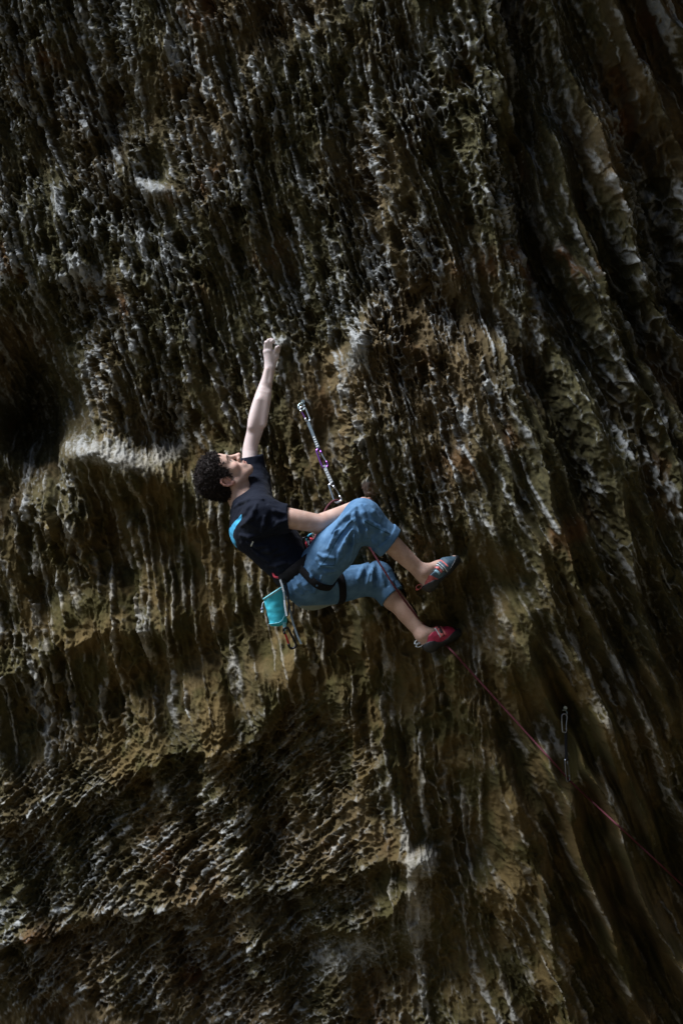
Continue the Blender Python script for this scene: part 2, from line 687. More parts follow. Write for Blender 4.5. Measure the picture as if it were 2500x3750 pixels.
def build_rock():
    gu = spaced(-110, 1690, ROCK_STEP, 44, 1.125)
    gv = spaced(-110, 2470, ROCK_STEP, 44, 1.125)
    U, V = np.meshgrid(gu, gv)
    U = U.astype(np.float32)
    V = V.astype(np.float32)
    shape = U.shape
    Y = macro(U, V)
    su, sv = np.gradient(gu).astype(np.float32), np.gradient(gv).astype(np.float32)
    k = UPM
    # slope over a hand's breadth, so that relief stands off the swells, not off every bump
    iu, iv = np.arange(shape[1]), np.arange(shape[0])
    a, b = np.clip(iu - 26, 0, None), np.clip(iu + 26, None, shape[1] - 1)
    gx = (Y[:, b] - Y[:, a]) / ((gu[b] - gu[a])[None, :] / k)
    a, b = np.clip(iv - 26, 0, None), np.clip(iv + 26, None, shape[0] - 1)
    gz = -(Y[b, :] - Y[a, :]) / ((gv[b] - gv[a])[:, None] / k)
    nrm = np.stack([gx, -np.ones_like(gx), gz], -1)
    nrm /= np.linalg.norm(nrm, axis=-1, keepdims=True)
    near = (1 - sst(0, 500, np.maximum(np.maximum(-U, U - 1568), np.maximum(-V, V - 2352)))).astype(np.float32)
    wu = 90 * perlin2(U / 260, V / 260, 40)
    mB = sst(1020, 1330, U + wu + 0.10 * (V - 1200))
    mC = (1 - sst(700, 960, U + wu)) * sst(1690, 1800, V + wu * .7 + .25 * (U - 400))
    mA = np.clip(1 - mB - mC, 0, 1)
    low = sst(980, 1330, V + .6 * wu - .35 * (U - 600))
    mA2 = mA * low
    mA = mA * (1 - low)
    tot = mA + mA2 + mB + mC
    lines = np.clip(gauss(U, V, 450, 1380, 240, 340) + .7 * gauss(U, V, 620, 900, 130, 330) + .8 * gauss(U, V, 1330, 1900, 250, 600, -.3), 0, 1)
    H = np.zeros(shape, np.float32)
    R = np.zeros(shape, np.float32)
    for m, th, sc, sd in ((mA, 17, .86, 50), (mA2, 8, 1.38, 170), (mB, 27, 1.25, 90), (mC, -44, .95, 130)):
        idx = (m > 1e-3) & (near > 0)
        h, r = cells(U[idx], V[idx], rad(th), sc, sd, lines[idx], 1.6 if th < 0 else 1.0)
        H[idx] += h * m[idx] / tot[idx]
        R[idx] += r * (.92 if th == 27 else .75 if th < 0 else 1.0) * m[idx] / tot[idx]
    # where the face is smooth: shelf, moss swells, lower right
    sm = np.zeros(shape, np.float32)
    for (cu, cv, ru, rv, ro, a) in ((240, 1045, 120, 40, .25, .72), (130, 1030, 50, 40, 0, .72), (645, 1550, 60, 90, .6, .9), (835, 1430, 40, 100, .1, .8),
                                    (540, 1640, 130, 60, -.6, .8), (330, 1760, 190, 45, -.45, .7), (780, 2270, 130, 70, -.3, .85),
                                    (985, 2005, 38, 45, .2, .6), (1430, 1980, 190, 560, -.35, .86), (40, 900, 110, 170, 0, .75),
                                    (1230, 1440, 60, 90, 0, .6), (560, 700, 26, 90, 0, .5), (860, 960, 30, 90, 0, .2), (330, 395, 55, 22, .35, .6),
                                    (135, 575, 55, 22, .7, .6), (760, 980, 40, 120, -.2, .7), (1420, 1250, 60, 200, -.3, .45), (900, 1560, 50, 90, 0, .4)):
        sm = np.maximum(sm, a * gauss(U, V, cu, cv, ru, rv, ro, 2.6))
    sm = np.clip(sm + .35 * sst(.15, .6, fbm2(U / 130, V / 190, 61, 3)), 0, .95)
    depth = .044 * (1 - .85 * sm) * (1 - .18 * mB - .22 * mC)
    fine = fbm2(U / 7.0, V / 9.0, 70, 3, .6)
    grit = perlin2(U / 2.6, V / 3.0, 77)
    D = (H * depth + (.0050 * fine + .0016 * grit) * (.6 + .6 * R)) * near
    X = (U - 784) / k
    Z = CAM_Z + (1176 - V) / k
    # widen with depth so that the wall covers what the lens sees of it
    co = np.stack([X, Y, Z], -1)
    # relief stands along the normal of the swells
    nrm = nrm + np.array([0, -1.0, 0], np.float32)
    nrm /= np.linalg.norm(nrm, axis=-1, keepdims=True)
    co = co + nrm * D[..., None]
    for cu, cv, d, r, wdw in CONTACTS:
        w = (np.abs(U - cu) < wdw) & (np.abs(V - cv) < wdw)
        e = d - co[..., 1][w].min()
        co[..., 1] += e * gauss(U, V, cu, cv, r, r * 1.3)
    for cu, cv, d, ru, rv in CLEAR:
        m = gauss(U, V, cu, cv, ru, rv, 0, 4)
        co[..., 1] += m * np.maximum(0, d - co[..., 1])
    # the wall goes on beyond the frame and leans out above into the added shading bulge
    r, c = shape
    idx = np.arange(r * c, dtype=np.int32).reshape(r, c)
    q = np.stack([idx[:-1, :-1], idx[1:, :-1], idx[1:, 1:], idx[:-1, 1:]], -1).reshape(-1, 4)
    me = mesh_np('rock_face', co.reshape(-1, 3), q)
    pale = np.maximum.reduce([.6 * gauss(U, V, 225, 1040, 130, 34, .25, 3), .5 * gauss(U, V, 350, 1030, 70, 30, -.5, 3), .8 * gauss(U, V, 985, 1998, 36, 42, .2, 3), .45 * gauss(U, V, 960, 2130, 45, 110, .1),  # pale knobs and flakes; light on shelf, lower ridges and slope painted in
                              .45 * gauss(U, V, 330, 392, 55, 20, .35, 3), .4 * gauss(U, V, 135, 572, 52, 20, .7, 3), .35 * gauss(U, V, 800, 2270, 110, 50, -.3, 3), .55 * gauss(U, V, 818, 815, 20, 75, .45), .6 * gauss(U, V, 645, 773, 13, 13)])
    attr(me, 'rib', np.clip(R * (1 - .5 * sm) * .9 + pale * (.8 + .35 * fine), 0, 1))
    wm = np.clip(gauss(U, V, 300, 1450, 420, 480, 0, 3) + gauss(U, V, 780, 1500, 330, 330) + gauss(U, V, 1250, 2000, 420, 600, 0, 3) + .3 * gauss(U, V, 700, 1000, 200, 260), 0, 1)
    wm = np.clip(wm * (.55 + .9 * sst(-.5, .5, fbm2(U / 160, V / 200, 81, 4))), 0, 1)
    attr(me, 'warm', wm)
    global WALL
    WALL = (co, gu, gv)
    return me


def rock_material():
    m, n, b = nodes('weathered_sandstone')
    obj = n.nodes.new('ShaderNodeTexCoord').outputs['Object']
    rib = attr_node(n, 'rib')
    big = noise_node(n, 1.3, 5, obj)
    mid = noise_node(n, 5.5, 6, obj)
    sml = noise_node(n, 34, 6, obj)
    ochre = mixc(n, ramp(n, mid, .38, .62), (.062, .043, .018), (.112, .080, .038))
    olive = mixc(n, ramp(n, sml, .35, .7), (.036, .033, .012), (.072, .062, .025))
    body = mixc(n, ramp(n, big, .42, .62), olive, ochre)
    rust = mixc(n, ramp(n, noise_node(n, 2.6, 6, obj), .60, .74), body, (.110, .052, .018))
    lit_crust = mixc(n, ramp(n, sml, .3, .7), (.205, .214, .214), (.330, .342, .342))
    warm = attr_node(n, 'warm')
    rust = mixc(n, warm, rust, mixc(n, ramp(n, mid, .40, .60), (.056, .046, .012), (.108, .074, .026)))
    lit_crust = mixc(n, warm, lit_crust, mixc(n, ramp(n, sml, .3, .7), (.190, .170, .128), (.310, .284, .236)))
    f = n.nodes.new('ShaderNodeMath')
    f.operation = 'MULTIPLY_ADD'
    n.links.new(noise_node(n, 60, 5, obj), f.inputs[0])
    f.inputs[1].default_value = .5
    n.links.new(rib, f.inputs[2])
    col = mixc(n, ramp(n, f.outputs[0], .36, .90), rust, lit_crust)  # weathered crests paler, with pit shade and crest highlight put into the colour
    n.links.new(col, b.inputs['Base Color'])
    b.inputs['Roughness'].default_value = .9
    b.inputs['Specular IOR Level'].default_value = .25
    bp = n.nodes.new('ShaderNodeBump')
    bp.inputs['Strength'].default_value = .5
    bp.inputs['Distance'].default_value = .004
    n.links.new(noise_node(n, 170, 5, obj), bp.inputs['Height'])
    n.links.new(bp.outputs[0], b.inputs['Normal'])
    return m


ROCK_STEP = 2.3
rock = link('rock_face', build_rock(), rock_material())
tag(rock, 'overhanging honeycomb sandstone face of the cave', 'rock face', kind='structure')


def build_ground():
    n = 90
    g = np.linspace(-60, 60, n)
    X, Yg = np.meshgrid(g, g)
    Zg = .25 * fbm2(X / 6, Yg / 6, 5, 4)
    # unseen bank behind the lens and at right, added to cut sky fill
    Zg += 1.05 * np.maximum(0, -Yg - 12 + .0 * X) * sst(-26, -6, X) * (1 + .15 * fbm2(X / 9, Yg / 9, 6, 3))
    Zg += .9 * np.maximum(0, X - 9)
    Zg = 34 * np.tanh(Zg / 34)
    idx = np.arange(n * n, dtype=np.int32).reshape(n, n)
    q = np.stack([idx[:-1, :-1], idx[:-1, 1:], idx[1:, 1:], idx[1:, :-1]], -1).reshape(-1, 4)
    return mesh_np('ground', np.stack([X, Yg, Zg], -1).reshape(-1, 3), q)


ground = link('ground', build_ground(), mat('wooded_forest_floor', (.075, .060, .032), .95, var=.4, scale=2.5))
tag(ground, 'dry leaf covered forest floor below the cave, with an added unseen bank', 'ground', kind='structure')



# ------------------------------------------------------------------ the climber
def skin_material():
    m, n, b = nodes('skin')
    base = mixc(n, ramp(n, noise_node(n, 26, 4), .35, .65), (.50, .325, .262), (.60, .415, .345))
    col = mixc(n, attr_node(n, 'pink'), base, (.50, .20, .165))
    col = mixc(n, attr_node(n, 'chalk'), col, (.70, .62, .63))  # real chalk on the hand, painted light on the raised arm
    col = mixc(n, attr_node(n, 'stubble'), col, (.20, .125, .10))
    col = mixc(n, attr_node(n, 'dark'), col, (.022, .013, .010))
    n.links.new(col, b.inputs['Base Color'])
    b.inputs['Roughness'].default_value = .5
    b.inputs['Specular IOR Level'].default_value = .4
    b.inputs['Subsurface Weight'].default_value = .12
    b.inputs['Subsurface Radius'].default_value = (.012, .005, .003)
    b.inputs['Subsurface Scale'].default_value = .5
    bp = n.nodes.new('ShaderNodeBump')
    bp.inputs['Strength'].default_value = .25
    bp.inputs['Distance'].default_value = .002
    n.links.new(noise_node(n, 180, 4), bp.inputs['Height'])
    n.links.new(bp.outputs[0], b.inputs['Normal'])
    return m


def cloth_material(name, lo, hi, extra=(), rough=.85, weave=900, sheen=.02):
    m, n, b = nodes(name)
    col = mixc(n, ramp(n, noise_node(n, 22, 6), .3, .7), lo, hi)
    for an, c in extra:
        col = mixc(n, ramp(n, attr_node(n, an), .35, .65), col, c)
    n.links.new(col, b.inputs['Base Color'])
    b.inputs['Roughness'].default_value = rough
    b.inputs['Specular IOR Level'].default_value = .12
    b.inputs['Sheen Weight'].default_value = sheen
    b.inputs['Sheen Roughness'].default_value = .5
    bp = n.nodes.new('ShaderNodeBump')
    bp.inputs['Strength'].default_value = .35
    bp.inputs['Distance'].default_value = .003
    n.links.new(noise_node(n, 75, 6), bp.inputs['Height'])
    n.links.new(bp.outputs[0], b.inputs['Normal'])
    return m


SKIN = skin_material()
HAIR = mat('dark_hair', (.016, .011, .010), .62, var=.5, scale=120, spec=.18)
SHIRT = cloth_material('navy_jersey', (.0040, .0060, .0135), (.0068, .0095, .019), (('print', (.06, .36, .62)), ('logo', (.55, .58, .55))))
DENIM = cloth_material('faded_blue_canvas', (.058, .132, .245), (.100, .200, .340), (('seam', (.028, .075, .125)), ('worn', (.21, .25, .24))))
WEB_BLACK = mat('black_webbing', (.007, .007, .009), .8, spec=.2, var=.3, bump=.4, bscale=900)
ROPE_RED = mat('red_rope_sheath', (.10, .014, .026), .75, var=.5, scale=420, bump=.6, bscale=700)
WEB_RED = mat('red_webbing', (.50, .03, .055), .6, var=.25, scale=200, bump=.3, bscale=900)

person = empty('person', P(1105, 2130))
tag(person, 'climber in navy t-shirt and blue trousers hanging from one hand on the rock face', 'person')
bpy.context.view_layer.update()

# head axes: right, forward (face), up (crown)
_F = Vector((.37, 0, .93)).normalized()
_U0 = Vector((-.93, 0, .37)).normalized()
_R0 = Vector((0, -1, 0))
_ro = rad(14)
HR = _R0 * math.cos(_ro) - _U0 * math.sin(_ro)
HU = _U0 * math.cos(_ro) + _R0 * math.sin(_ro)
HF = HU.cross(HR).normalized()
if HF.dot(_F) < 0:
    HF = -HF
HC = P(825, 1670, 0.0) - HF * .098 - HU * .035


def hp(r, f, u):
    return HC + HR * r + HF * f + HU * u


HAX = (HR, HF, HU)
NECK = P(888, 1838, .0)
L_SH, R_SH = P(926, 1768, .165), P(958, 1886, -.165)
L_ARM = [L_SH, P(916, 1655, .20), P(933, 1578, .205), P(944, 1530, .205), P(962, 1455, .21), P(978, 1391, .215), P(988, 1347, .215)]
L_ARM_R = [.050, .0340, .0365, .0460, .0390, .0260, .0255]
R_ARM = [R_SH, P(1063, 1899, -.185), P(1160, 1916, -.15), P(1185, 1912, -.13), P(1250, 1885, -.075), P(1308, 1853, -.02), P(1330, 1842, .0)]
R_ARM_R = [.055, .0470, .0420, .0445, .041, .0290, .026]
PELV = P(1108, 2118, 0)
R_HIP, R_KNEE, R_ANK = P(1128, 2122, -.09), P(1325, 1896, -.21), P(1547, 2096, -.12)
L_HIP, L_KNEE, L_ANK = P(1145, 2160, .09), P(1380, 2116, .20), P(1548, 2325, .155)
R_HEEL, R_TOE = P(1567, 2138, -.115), P(1662, 2046, -.05)
L_HEEL, L_TOE = P(1572, 2360, .15), P(1668, 2312, .185)
SPINE = [P(905, 1862, 0), P(955, 1925, 0), P(1020, 2000, 0), P(1075, 2072, 0), P(1112, 2118, 0)]
YAX = Vector((0, 1, 0))
T_AX = (SPINE[-1] - SPINE[0]).normalized()
BACK = T_AX.cross(YAX).normalized()
if BACK.x > 0:
    BACK = -BACK



def limb(pts, rs, n=5):
    """a smoothly tapering limb as many short pieces"""
    path = smooth_path(pts, n)
    r = np.interp(np.linspace(0, len(pts) - 1, len(path)), range(len(pts)), rs)
    r = np.convolve(np.pad(r, 2, mode='edge'), np.ones(5) / 5, 'valid')
    return chain(path, list(r))


# ---- body: one continuous surface
body = Vol(P(690, 2430, -.34), P(1720, 1225, .36) + Vector((.02, 0, .02)), .0039)


def build_body(v):
    # trunk, kept under the clothes
    for pr in chain(SPINE, [.062, .080, .074, .078, .085], flat=YAX, f=.62):
        v.add(pr, .05)
    v.add(cone(L_SH, SPINE[1], .052, .06), .05)
    v.add(cone(R_SH, SPINE[1], .052, .06), .05)
    # legs
    for hip, kn, an in ((R_HIP, R_KNEE, R_ANK), (L_HIP, L_KNEE, L_ANK)):
        v.add(cone(hip, kn, .080, .052), .04)
        d = an - kn
        for pr in limb([kn, kn + d * .3, kn + d * .55, kn + d * .8, an], [.050, .0480, .0440, .0340, .0310]):
            v.add(pr, 0)
    side = (R_ANK - R_KNEE).cross(Vector((0, 1, 0))).normalized()
    for an, kn, heel in ((R_ANK, R_KNEE, R_HEEL), (L_ANK, L_KNEE, L_HEEL)):
        v.add(cone(an, heel, .031, .026), .02)
        v.add(ellip(an + Vector((.004, -.026, -.004)), (.011, .010, .011)), .016)     # ankle bone
        dn = (an - kn).normalized()
        bk = (dn.cross(YAX)).normalized()
        if bk.z > 0:
            bk = -bk
        v.add(ellip(kn + (an - kn) * .36 + bk * .016, (.036, .036, .036)), .03)       # calf
        v.add(cone(kn + (an - kn) * .62 + bk * .026, heel + bk * .0, .012, .012), .016)   # tendon
    for an, heel, toe in ((R_ANK, R_HEEL, R_TOE), (L_ANK, L_HEEL, L_TOE)):
        v.add(cone(an, an.lerp(toe, .5), .028, .026), .03)
        v.add(cone(heel, toe, .022, .016), .03)
    # arms
    for pr in limb(L_ARM, L_ARM_R) + limb(R_ARM, R_ARM_R):
        v.add(pr, 0)
    # muscle of the raised forearm, elbow, wrist tendons
    v.add(cone(P(920, 1562, .172), P(945, 1465, .176), .012, .008), .03)
    v.add(cone(P(966, 1555, .178), P(984, 1440, .190), .010, .007), .026)
    v.add(cone(P(968, 1400, .195), P(978, 1352, .195), .006, .006), .016)
    v.add(cone(P(990, 1400, .195), P(996, 1345, .198), .005, .005), .014)
    v.add(ellip(P(1172, 1940, -.135), (.020, .020, .018)), .03)
    # left hand: back of the hand to the lens, four fingers over the hold, thumb at the side
    w = P(988, 1347, .215)
    kn = [P(1003, 1297, .208), P(990, 1286, .202), P(981, 1284, .202), P(972, 1289, .207)]
    for q, r in zip(kn, (.0125, .0125, .012, .0115)):
        v.add(cone(w + (q - w) * .12, q, .0165, r), .014)
    pip = [P(1013, 1273, .186), P(992, 1252, .184), P(983, 1247, .184), P(974, 1254, .190)]
    dip = [P(1019, 1270, .212), P(1000, 1246, .212), P(992, 1243, .212), P(983, 1250, .216)]
    tip = [P(1022, 1279, .236), P(1004, 1254, .236), P(997, 1252, .236), P(988, 1259, .238)]
    for a, b, c, d in zip(kn, pip, dip, tip):
        v.add(cone(a, b, .0095, .0084), .003)
        v.add(ellip(a + Vector((0, -.005, 0)), (.0095, .0095, .0095)), .006)
        v.add(cone(b, c, .0084, .0076), .002)
        v.add(cone(c, d, .0076, .0068), .002)
    th = [P(1000, 1335, .215), P(1012, 1305, .208), P(1017, 1284, .215), P(1021, 1272, .235)]
    for a, b, r1, r2 in ((th[0], th[1], .014, .0115), (th[1], th[2], .0112, .0098), (th[2], th[3], .0098, .008)):
        v.add(cone(a, b, r1, r2), .008)
    # right hand: gripping the rock behind the raised knee
    w = R_ARM[-1]
    kn = [P(1338, 1833, .028), P(1344, 1838, .034), P(1349, 1845, .040), P(1352, 1853, .044)]
    pip = [P(1352, 1828, .052), P(1360, 1834, .058), P(1365, 1842, .062), P(1366, 1851, .064)]
    tip = [P(1356, 1838, .085), P(1363, 1844, .088), P(1367, 1851, .090), P(1366, 1859, .088)]
    for a, b, c in zip(kn, pip, tip):
        v.add(cone(w, a, .017, .0115), .014)
        v.add(cone(a, b, .0105, .0092), .005)
        v.add(cone(b, c, .009, .0075), .004)
    v.add(cone(w, P(1333, 1858, .03), .014, .012), .01)
    v.add(cone(P(1333, 1858, .03), P(1344, 1866, .062), .011, .008), .006)
    # neck and head
    v.add(cone(hp(0, -.028, -.055), NECK, .052, .058), .03)
    v.add(cone(hp(0, .018, -.075), NECK + Vector((.02, 0, .005)), .034, .042), .03)
    v.add(cone(hp(.055, -.02, -.04), NECK + Vector((.02, -.03, -.01)), .014, .014), .03)
    v.add(ellip(hp(0, -.004, .040), (.074, .098, .080), HAX), .02)
    v.add(ellip(hp(0, .052, .046), (.058, .044, .046), HAX), .03)
    v.add(ellip(hp(0, .046, -.022), (.054, .047, .060), HAX), .03)
    for s in (-1, 1):
        v.add(cone(hp(s * .056, .004, -.046), hp(s * .020, .080, -.088), .017, .015), .03)
        v.add(ellip(hp(s * .046, .062, -.014), (.019, .020, .017), HAX), .024)
        v.add(cone(hp(s * .008, .094, .030), hp(s * .044, .078, .028), .0085, .007), .014)      # brow ridge
        v.sub(ellip(hp(s * .032, .101, .010), (.017, .013, .010), HAX), .014)                   # socket
        v.add(cone(hp(s * .020, .089, .0155), hp(s * .044, .079, .0145), .0045, .004), .006)     # upper lid
        v.add(cone(hp(s * .022, .088, .0015), hp(s * .044, .078, .0025), .0042, .004), .006)     # lower lid
        v.add(ellip(hp(s * .0125, .109, -.026), (.0085, .0105, .008), HAX), .007)               # side of the nose
    v.add(ellip(hp(0, .082, -.090), (.021, .018, .016), HAX), .022)
    v.add(cone(hp(0, .094, .022), hp(0, .120, -.018), .0085, .0105), .012)
    v.add(ellip(hp(0, .1245, -.0215), (.0105, .0115, .0095), HAX), .008)
    v.add(ellip(hp(0, .090, -.058), (.028, .017, .022), HAX), .02)
    v.add(ellip(hp(0, .1045, -.0515), (.019, .0085, .0055), HAX), .006)
    v.add(ellip(hp(0, .1025, -.0635), (.018, .0085, .0060), HAX), .006)
    v.sub(ellip(hp(0, .113, -.0575), (.024, .010, .0022), HAX), .003)
    v.sub(ellip(hp(0, .108, -.075), (.018, .009, .006), HAX), .008)
    for s in (-1, 1):                                                                             # ears
        arc = [(.012, -.010), (.013, .010), (.006, .025), (-.006, .031), (-.018, .026), (-.023, .010), (-.019, -.008), (-.010, -.021), (.002, -.029), (.009, -.024)]
        pts = [hp(s * (.077 + .010 * max(0, -f) / .02), f - .004, u - .004) for f, u in arc]
        for a, b in zip(pts[:-1], pts[1:]):
            v.add(cone(a, b, .0048, .0048), .004)
        v.add(ellip(hp(s * .076, -.008, -.004), (.006, .014, .022), HAX), .006)
        v.add(ellip(hp(s * .079, .000, -.029), (.006, .008, .008), HAX), .006)
        v.sub(ellip(hp(s * .086, -.003, -.004), (.008, .008, .012), HAX), .005)


build_body(body)
me, co = body.mesh('body')
del body


def near_seg(co, a, b):
    a, b = V3(a), V3(b)
    q = co - a
    t = np.clip(q @ (b - a) / ((b - a) @ (b - a) + 1e-9), 0, 1)
    return np.linalg.norm(q - t[:, None] * (b - a), axis=1)


def head_co(co):
    q = co - V3(HC)
    return q @ V3(HR), q @ V3(HF), q @ V3(HU)


hr, hf, hu = head_co(co)
inhead = (np.abs(hr) < .12) & (np.abs(hu) < .14) & (np.abs(hf) < .14)
ar = np.abs(hr)
dark = np.zeros(len(co), np.float32)
brow = sst(.0065, .003, np.abs(hu - (.031 - 9 * (ar - .030) ** 2)) + .0) * sst(.008, .014, ar) * sst(.056, .048, ar) * (hf > .05)
lash = sst(.0035, .0012, np.abs(hu - .0125 + 6 * (ar - .032) ** 2)) * sst(.018, .022, ar) * sst(.048, .043, ar) * (hf > .07)
crease = sst(.0022, .0008, np.abs(hu + .0575)) * sst(.026, .021, ar) * (hf > .088)
nostril = sst(.006, .003, np.sqrt((ar - .008) ** 2 + (hf - .112) ** 2 + (hu + .034) ** 2))
dark = np.maximum.reduce([.9 * brow, .8 * lash, .75 * crease, .9 * nostril]) * inhead
lip = sst(.0115, .007, np.abs(hu + .0575)) * sst(.027, .020, ar) * (hf > .095)
cheek = .35 * sst(.03, .012, np.sqrt((ar - .046) ** 2 + (hu + .02) ** 2 + (hf - .07) ** 2))
ear = .55 * sst(.072, .080, ar) * (hf < .03) * (np.abs(hu) < .045)
nose = .3 * sst(.022, .010, np.sqrt(hr ** 2 + (hf - .122) ** 2 + (hu + .02) ** 2))
pink = np.maximum.reduce([.75 * lip, cheek, ear, nose]) * inhead
pink = np.maximum(pink, .35 * sst(.06, .03, near_seg(co, P(1338, 1833, .028), P(1352, 1853, .044))))
pink = np.maximum(pink, .25 * sst(.05, .03, near_seg(co, R_ARM[2], R_ARM[3])))
chalk = sst(.075, .03, near_seg(co, P(988, 1320, .21), P(995, 1255, .2))) * .8
chalk = np.maximum(chalk, .6 * sst(.09, .05, near_seg(co, L_ARM[1], L_ARM[5])))  # raised arm paler: the light falling on it is painted into the skin
stub = .30 * inhead * sst(-.035, -.06, hu) * (hf > -.02) * sst(.0, .004, np.abs(hu + .0575)) * (1 - lip)
leg = sst(.09, .06, np.minimum(near_seg(co, R_KNEE, R_ANK), near_seg(co, L_KNEE, L_ANK)))
stub = np.maximum(stub, leg * (.18 + .25 * np.clip(perlin3(co * np.float32(160), 3), 0, 1)))
stub = np.maximum(stub, .10 * sst(.07, .04, near_seg(co, R_ARM[1], R_ARM[5])))
for nm, a in (('dark', dark), ('pink', pink), ('chalk', chalk), ('stubble', stub)):
    attr(me, nm, a)
link('body', me, SKIN, person)

# eyes
EYE_W = mat('eye_white', (.62, .58, .55), .2, var=.05)
EYE_D = mat('dark_iris', (.03, .018, .012), .12, var=.3, scale=900)
for s in (-1, 1):
    bm = bmesh.new()
    bmesh.ops.create_uvsphere(bm, u_segments=20, v_segments=14, radius=.0125)
    look = (HF * .93 + HU * .30 + HR * .12).normalized()
    q = Vector((0, 0, 1)).rotation_difference(look)
    for f in bm.faces:
        f.material_index = 1 if f.calc_center_median().z > .0105 else 0
    bmesh.ops.transform(bm, matrix=Matrix.Translation(hp(s * .032, .0785, .0085)) @ q.to_matrix().to_4x4(), verts=bm.verts)
    em = bpy.data.meshes.new('eye')
    bm.to_mesh(em)
    bm.free()
    link('eye', em, [EYE_W, EYE_D], person)


# ---- hair: a cap of dark curls
def build_hair():
    v = Vol(HC - Vector((.20, .20, .20)), HC + Vector((.20, .20, .20)), .0036)
    v.add(ellip(hp(0, -.006, .048), (.079, .099, .083), HAX), .0)
    v.add(ellip(hp(0, .022, .080), (.062, .068, .044), HAX), .03)
    v.add(ellip(hp(0, -.048, -.008), (.071, .050, .064), HAX), .03)
    for s in (-1, 1):
        v.add(cone(hp(s * .070, .020, .030), hp(s * .073, .016, -.012), .014, .008), .02)     # sideburns
    v.sub(ellip(hp(0, .118, .008), (.110, .072, .070), HAX), .012)                           # face
    v.sub(ellip(hp(0, .080, -.060), (.16, .082, .062), HAX), .012)
    for s in (-1, 1):
        v.sub(ellip(hp(s * .088, .000, -.008), (.030, .024, .030), HAX), .010)               # round the ear
    v.sub(cone(hp(0, -.02, -.115), hp(0, -.16, -.10), .045, .045), .02)
    lo, hi = v.lo, v.lo + v.n * v.h
    v.ripple(lambda p: .007 * perlin3(p * np.float32(60), 4) + .004 * perlin3(p * np.float32(140), 5), lo, hi, .03)
    me, co = v.mesh('hair')
    quads = np.empty(len(me.polygons) * 4, np.int32)
    me.loops.foreach_get('vertex_index', quads)
    quads = quads.reshape(-1, 4)
    nor = np.empty(len(co) * 3, np.float32)
    me.vertices.foreach_get('normal', nor)
    nor = nor.reshape(-1, 3)
    rng = np.random.RandomState(3)
    V, Fq = [co], [quads]
    off = len(co)
    r_, f_, u_ = head_co(co)
    inside = ((r_ / .076) ** 2 + ((f_ + .004) / .1) ** 2 + ((u_ - .04) / .082) ** 2) < 1.02
    pick = np.nonzero(~inside)[0]
    sel = rng.choice(pick, 3200, replace=False)
    for i in sel:
        c0, n0 = co[i], nor[i]
        t1 = np.cross(n0, rng.randn(3))
        t1 /= np.linalg.norm(t1) + 1e-6
        t2 = np.cross(n0, t1)
        L = rng.uniform(.006, .021) + (.014 if rng.rand() < .06 else 0)
        turn = rng.uniform(.7, 2.8)
        rr = rng.uniform(.0011, .0026)
        ang = np.linspace(0, turn, 6)
        rad_c = L / turn * 1.1
        path = c0 + np.outer(rad_c * np.sin(ang) * .9 + ang * .0006, n0) + np.outer(rad_c * (1 - np.cos(ang)), t1) + np.outer(ang * rng.uniform(-.0012, .0012), t2) - n0 * .002
        ring = []
        for k, q in enumerate(path):
            w = rr * (1 - .75 * (k / 5) ** 2)
            for a in (0, 2.094, 4.189):
                ring.append(q + w * (math.cos(a) * t2 + math.sin(a) * (n0 if k > 2 else t1)))
        V.append(np.array(ring, np.float32))
        f = []
        for k in range(5):
            for j in range(3):
                f.append((off + k * 3 + j, off + k * 3 + (j + 1) % 3, off + k * 3 + 3 + (j + 1) % 3, off + k * 3 + 3 + j))
        Fq.append(np.array(f, np.int32))
        off += 18
    bpy.data.meshes.remove(me)
    return mesh_np('hair', np.concatenate(V), np.concatenate(Fq))


link('hair', build_hair(), HAIR, person)


# ---- t-shirt
def axis_folds(a, b, freq, along, amp, seed):
    """folds running along a limb: noise squeezed across it and stretched along it"""
    ax = V3((Vector(b) - Vector(a)).normalized())
    a = V3(a)

    def fn(p):
        t = (p - a) @ ax
        perp = p - a - t[:, None] * ax
        q = perp * np.float32(freq) + (t[:, None] * ax) * np.float32(along)
        n = perlin3(q, seed)
        return amp * (1 - 2.2 * np.abs(n)) * .8 + amp * .5 * perlin3(q * np.float32(2.1), seed + 1)
    return fn


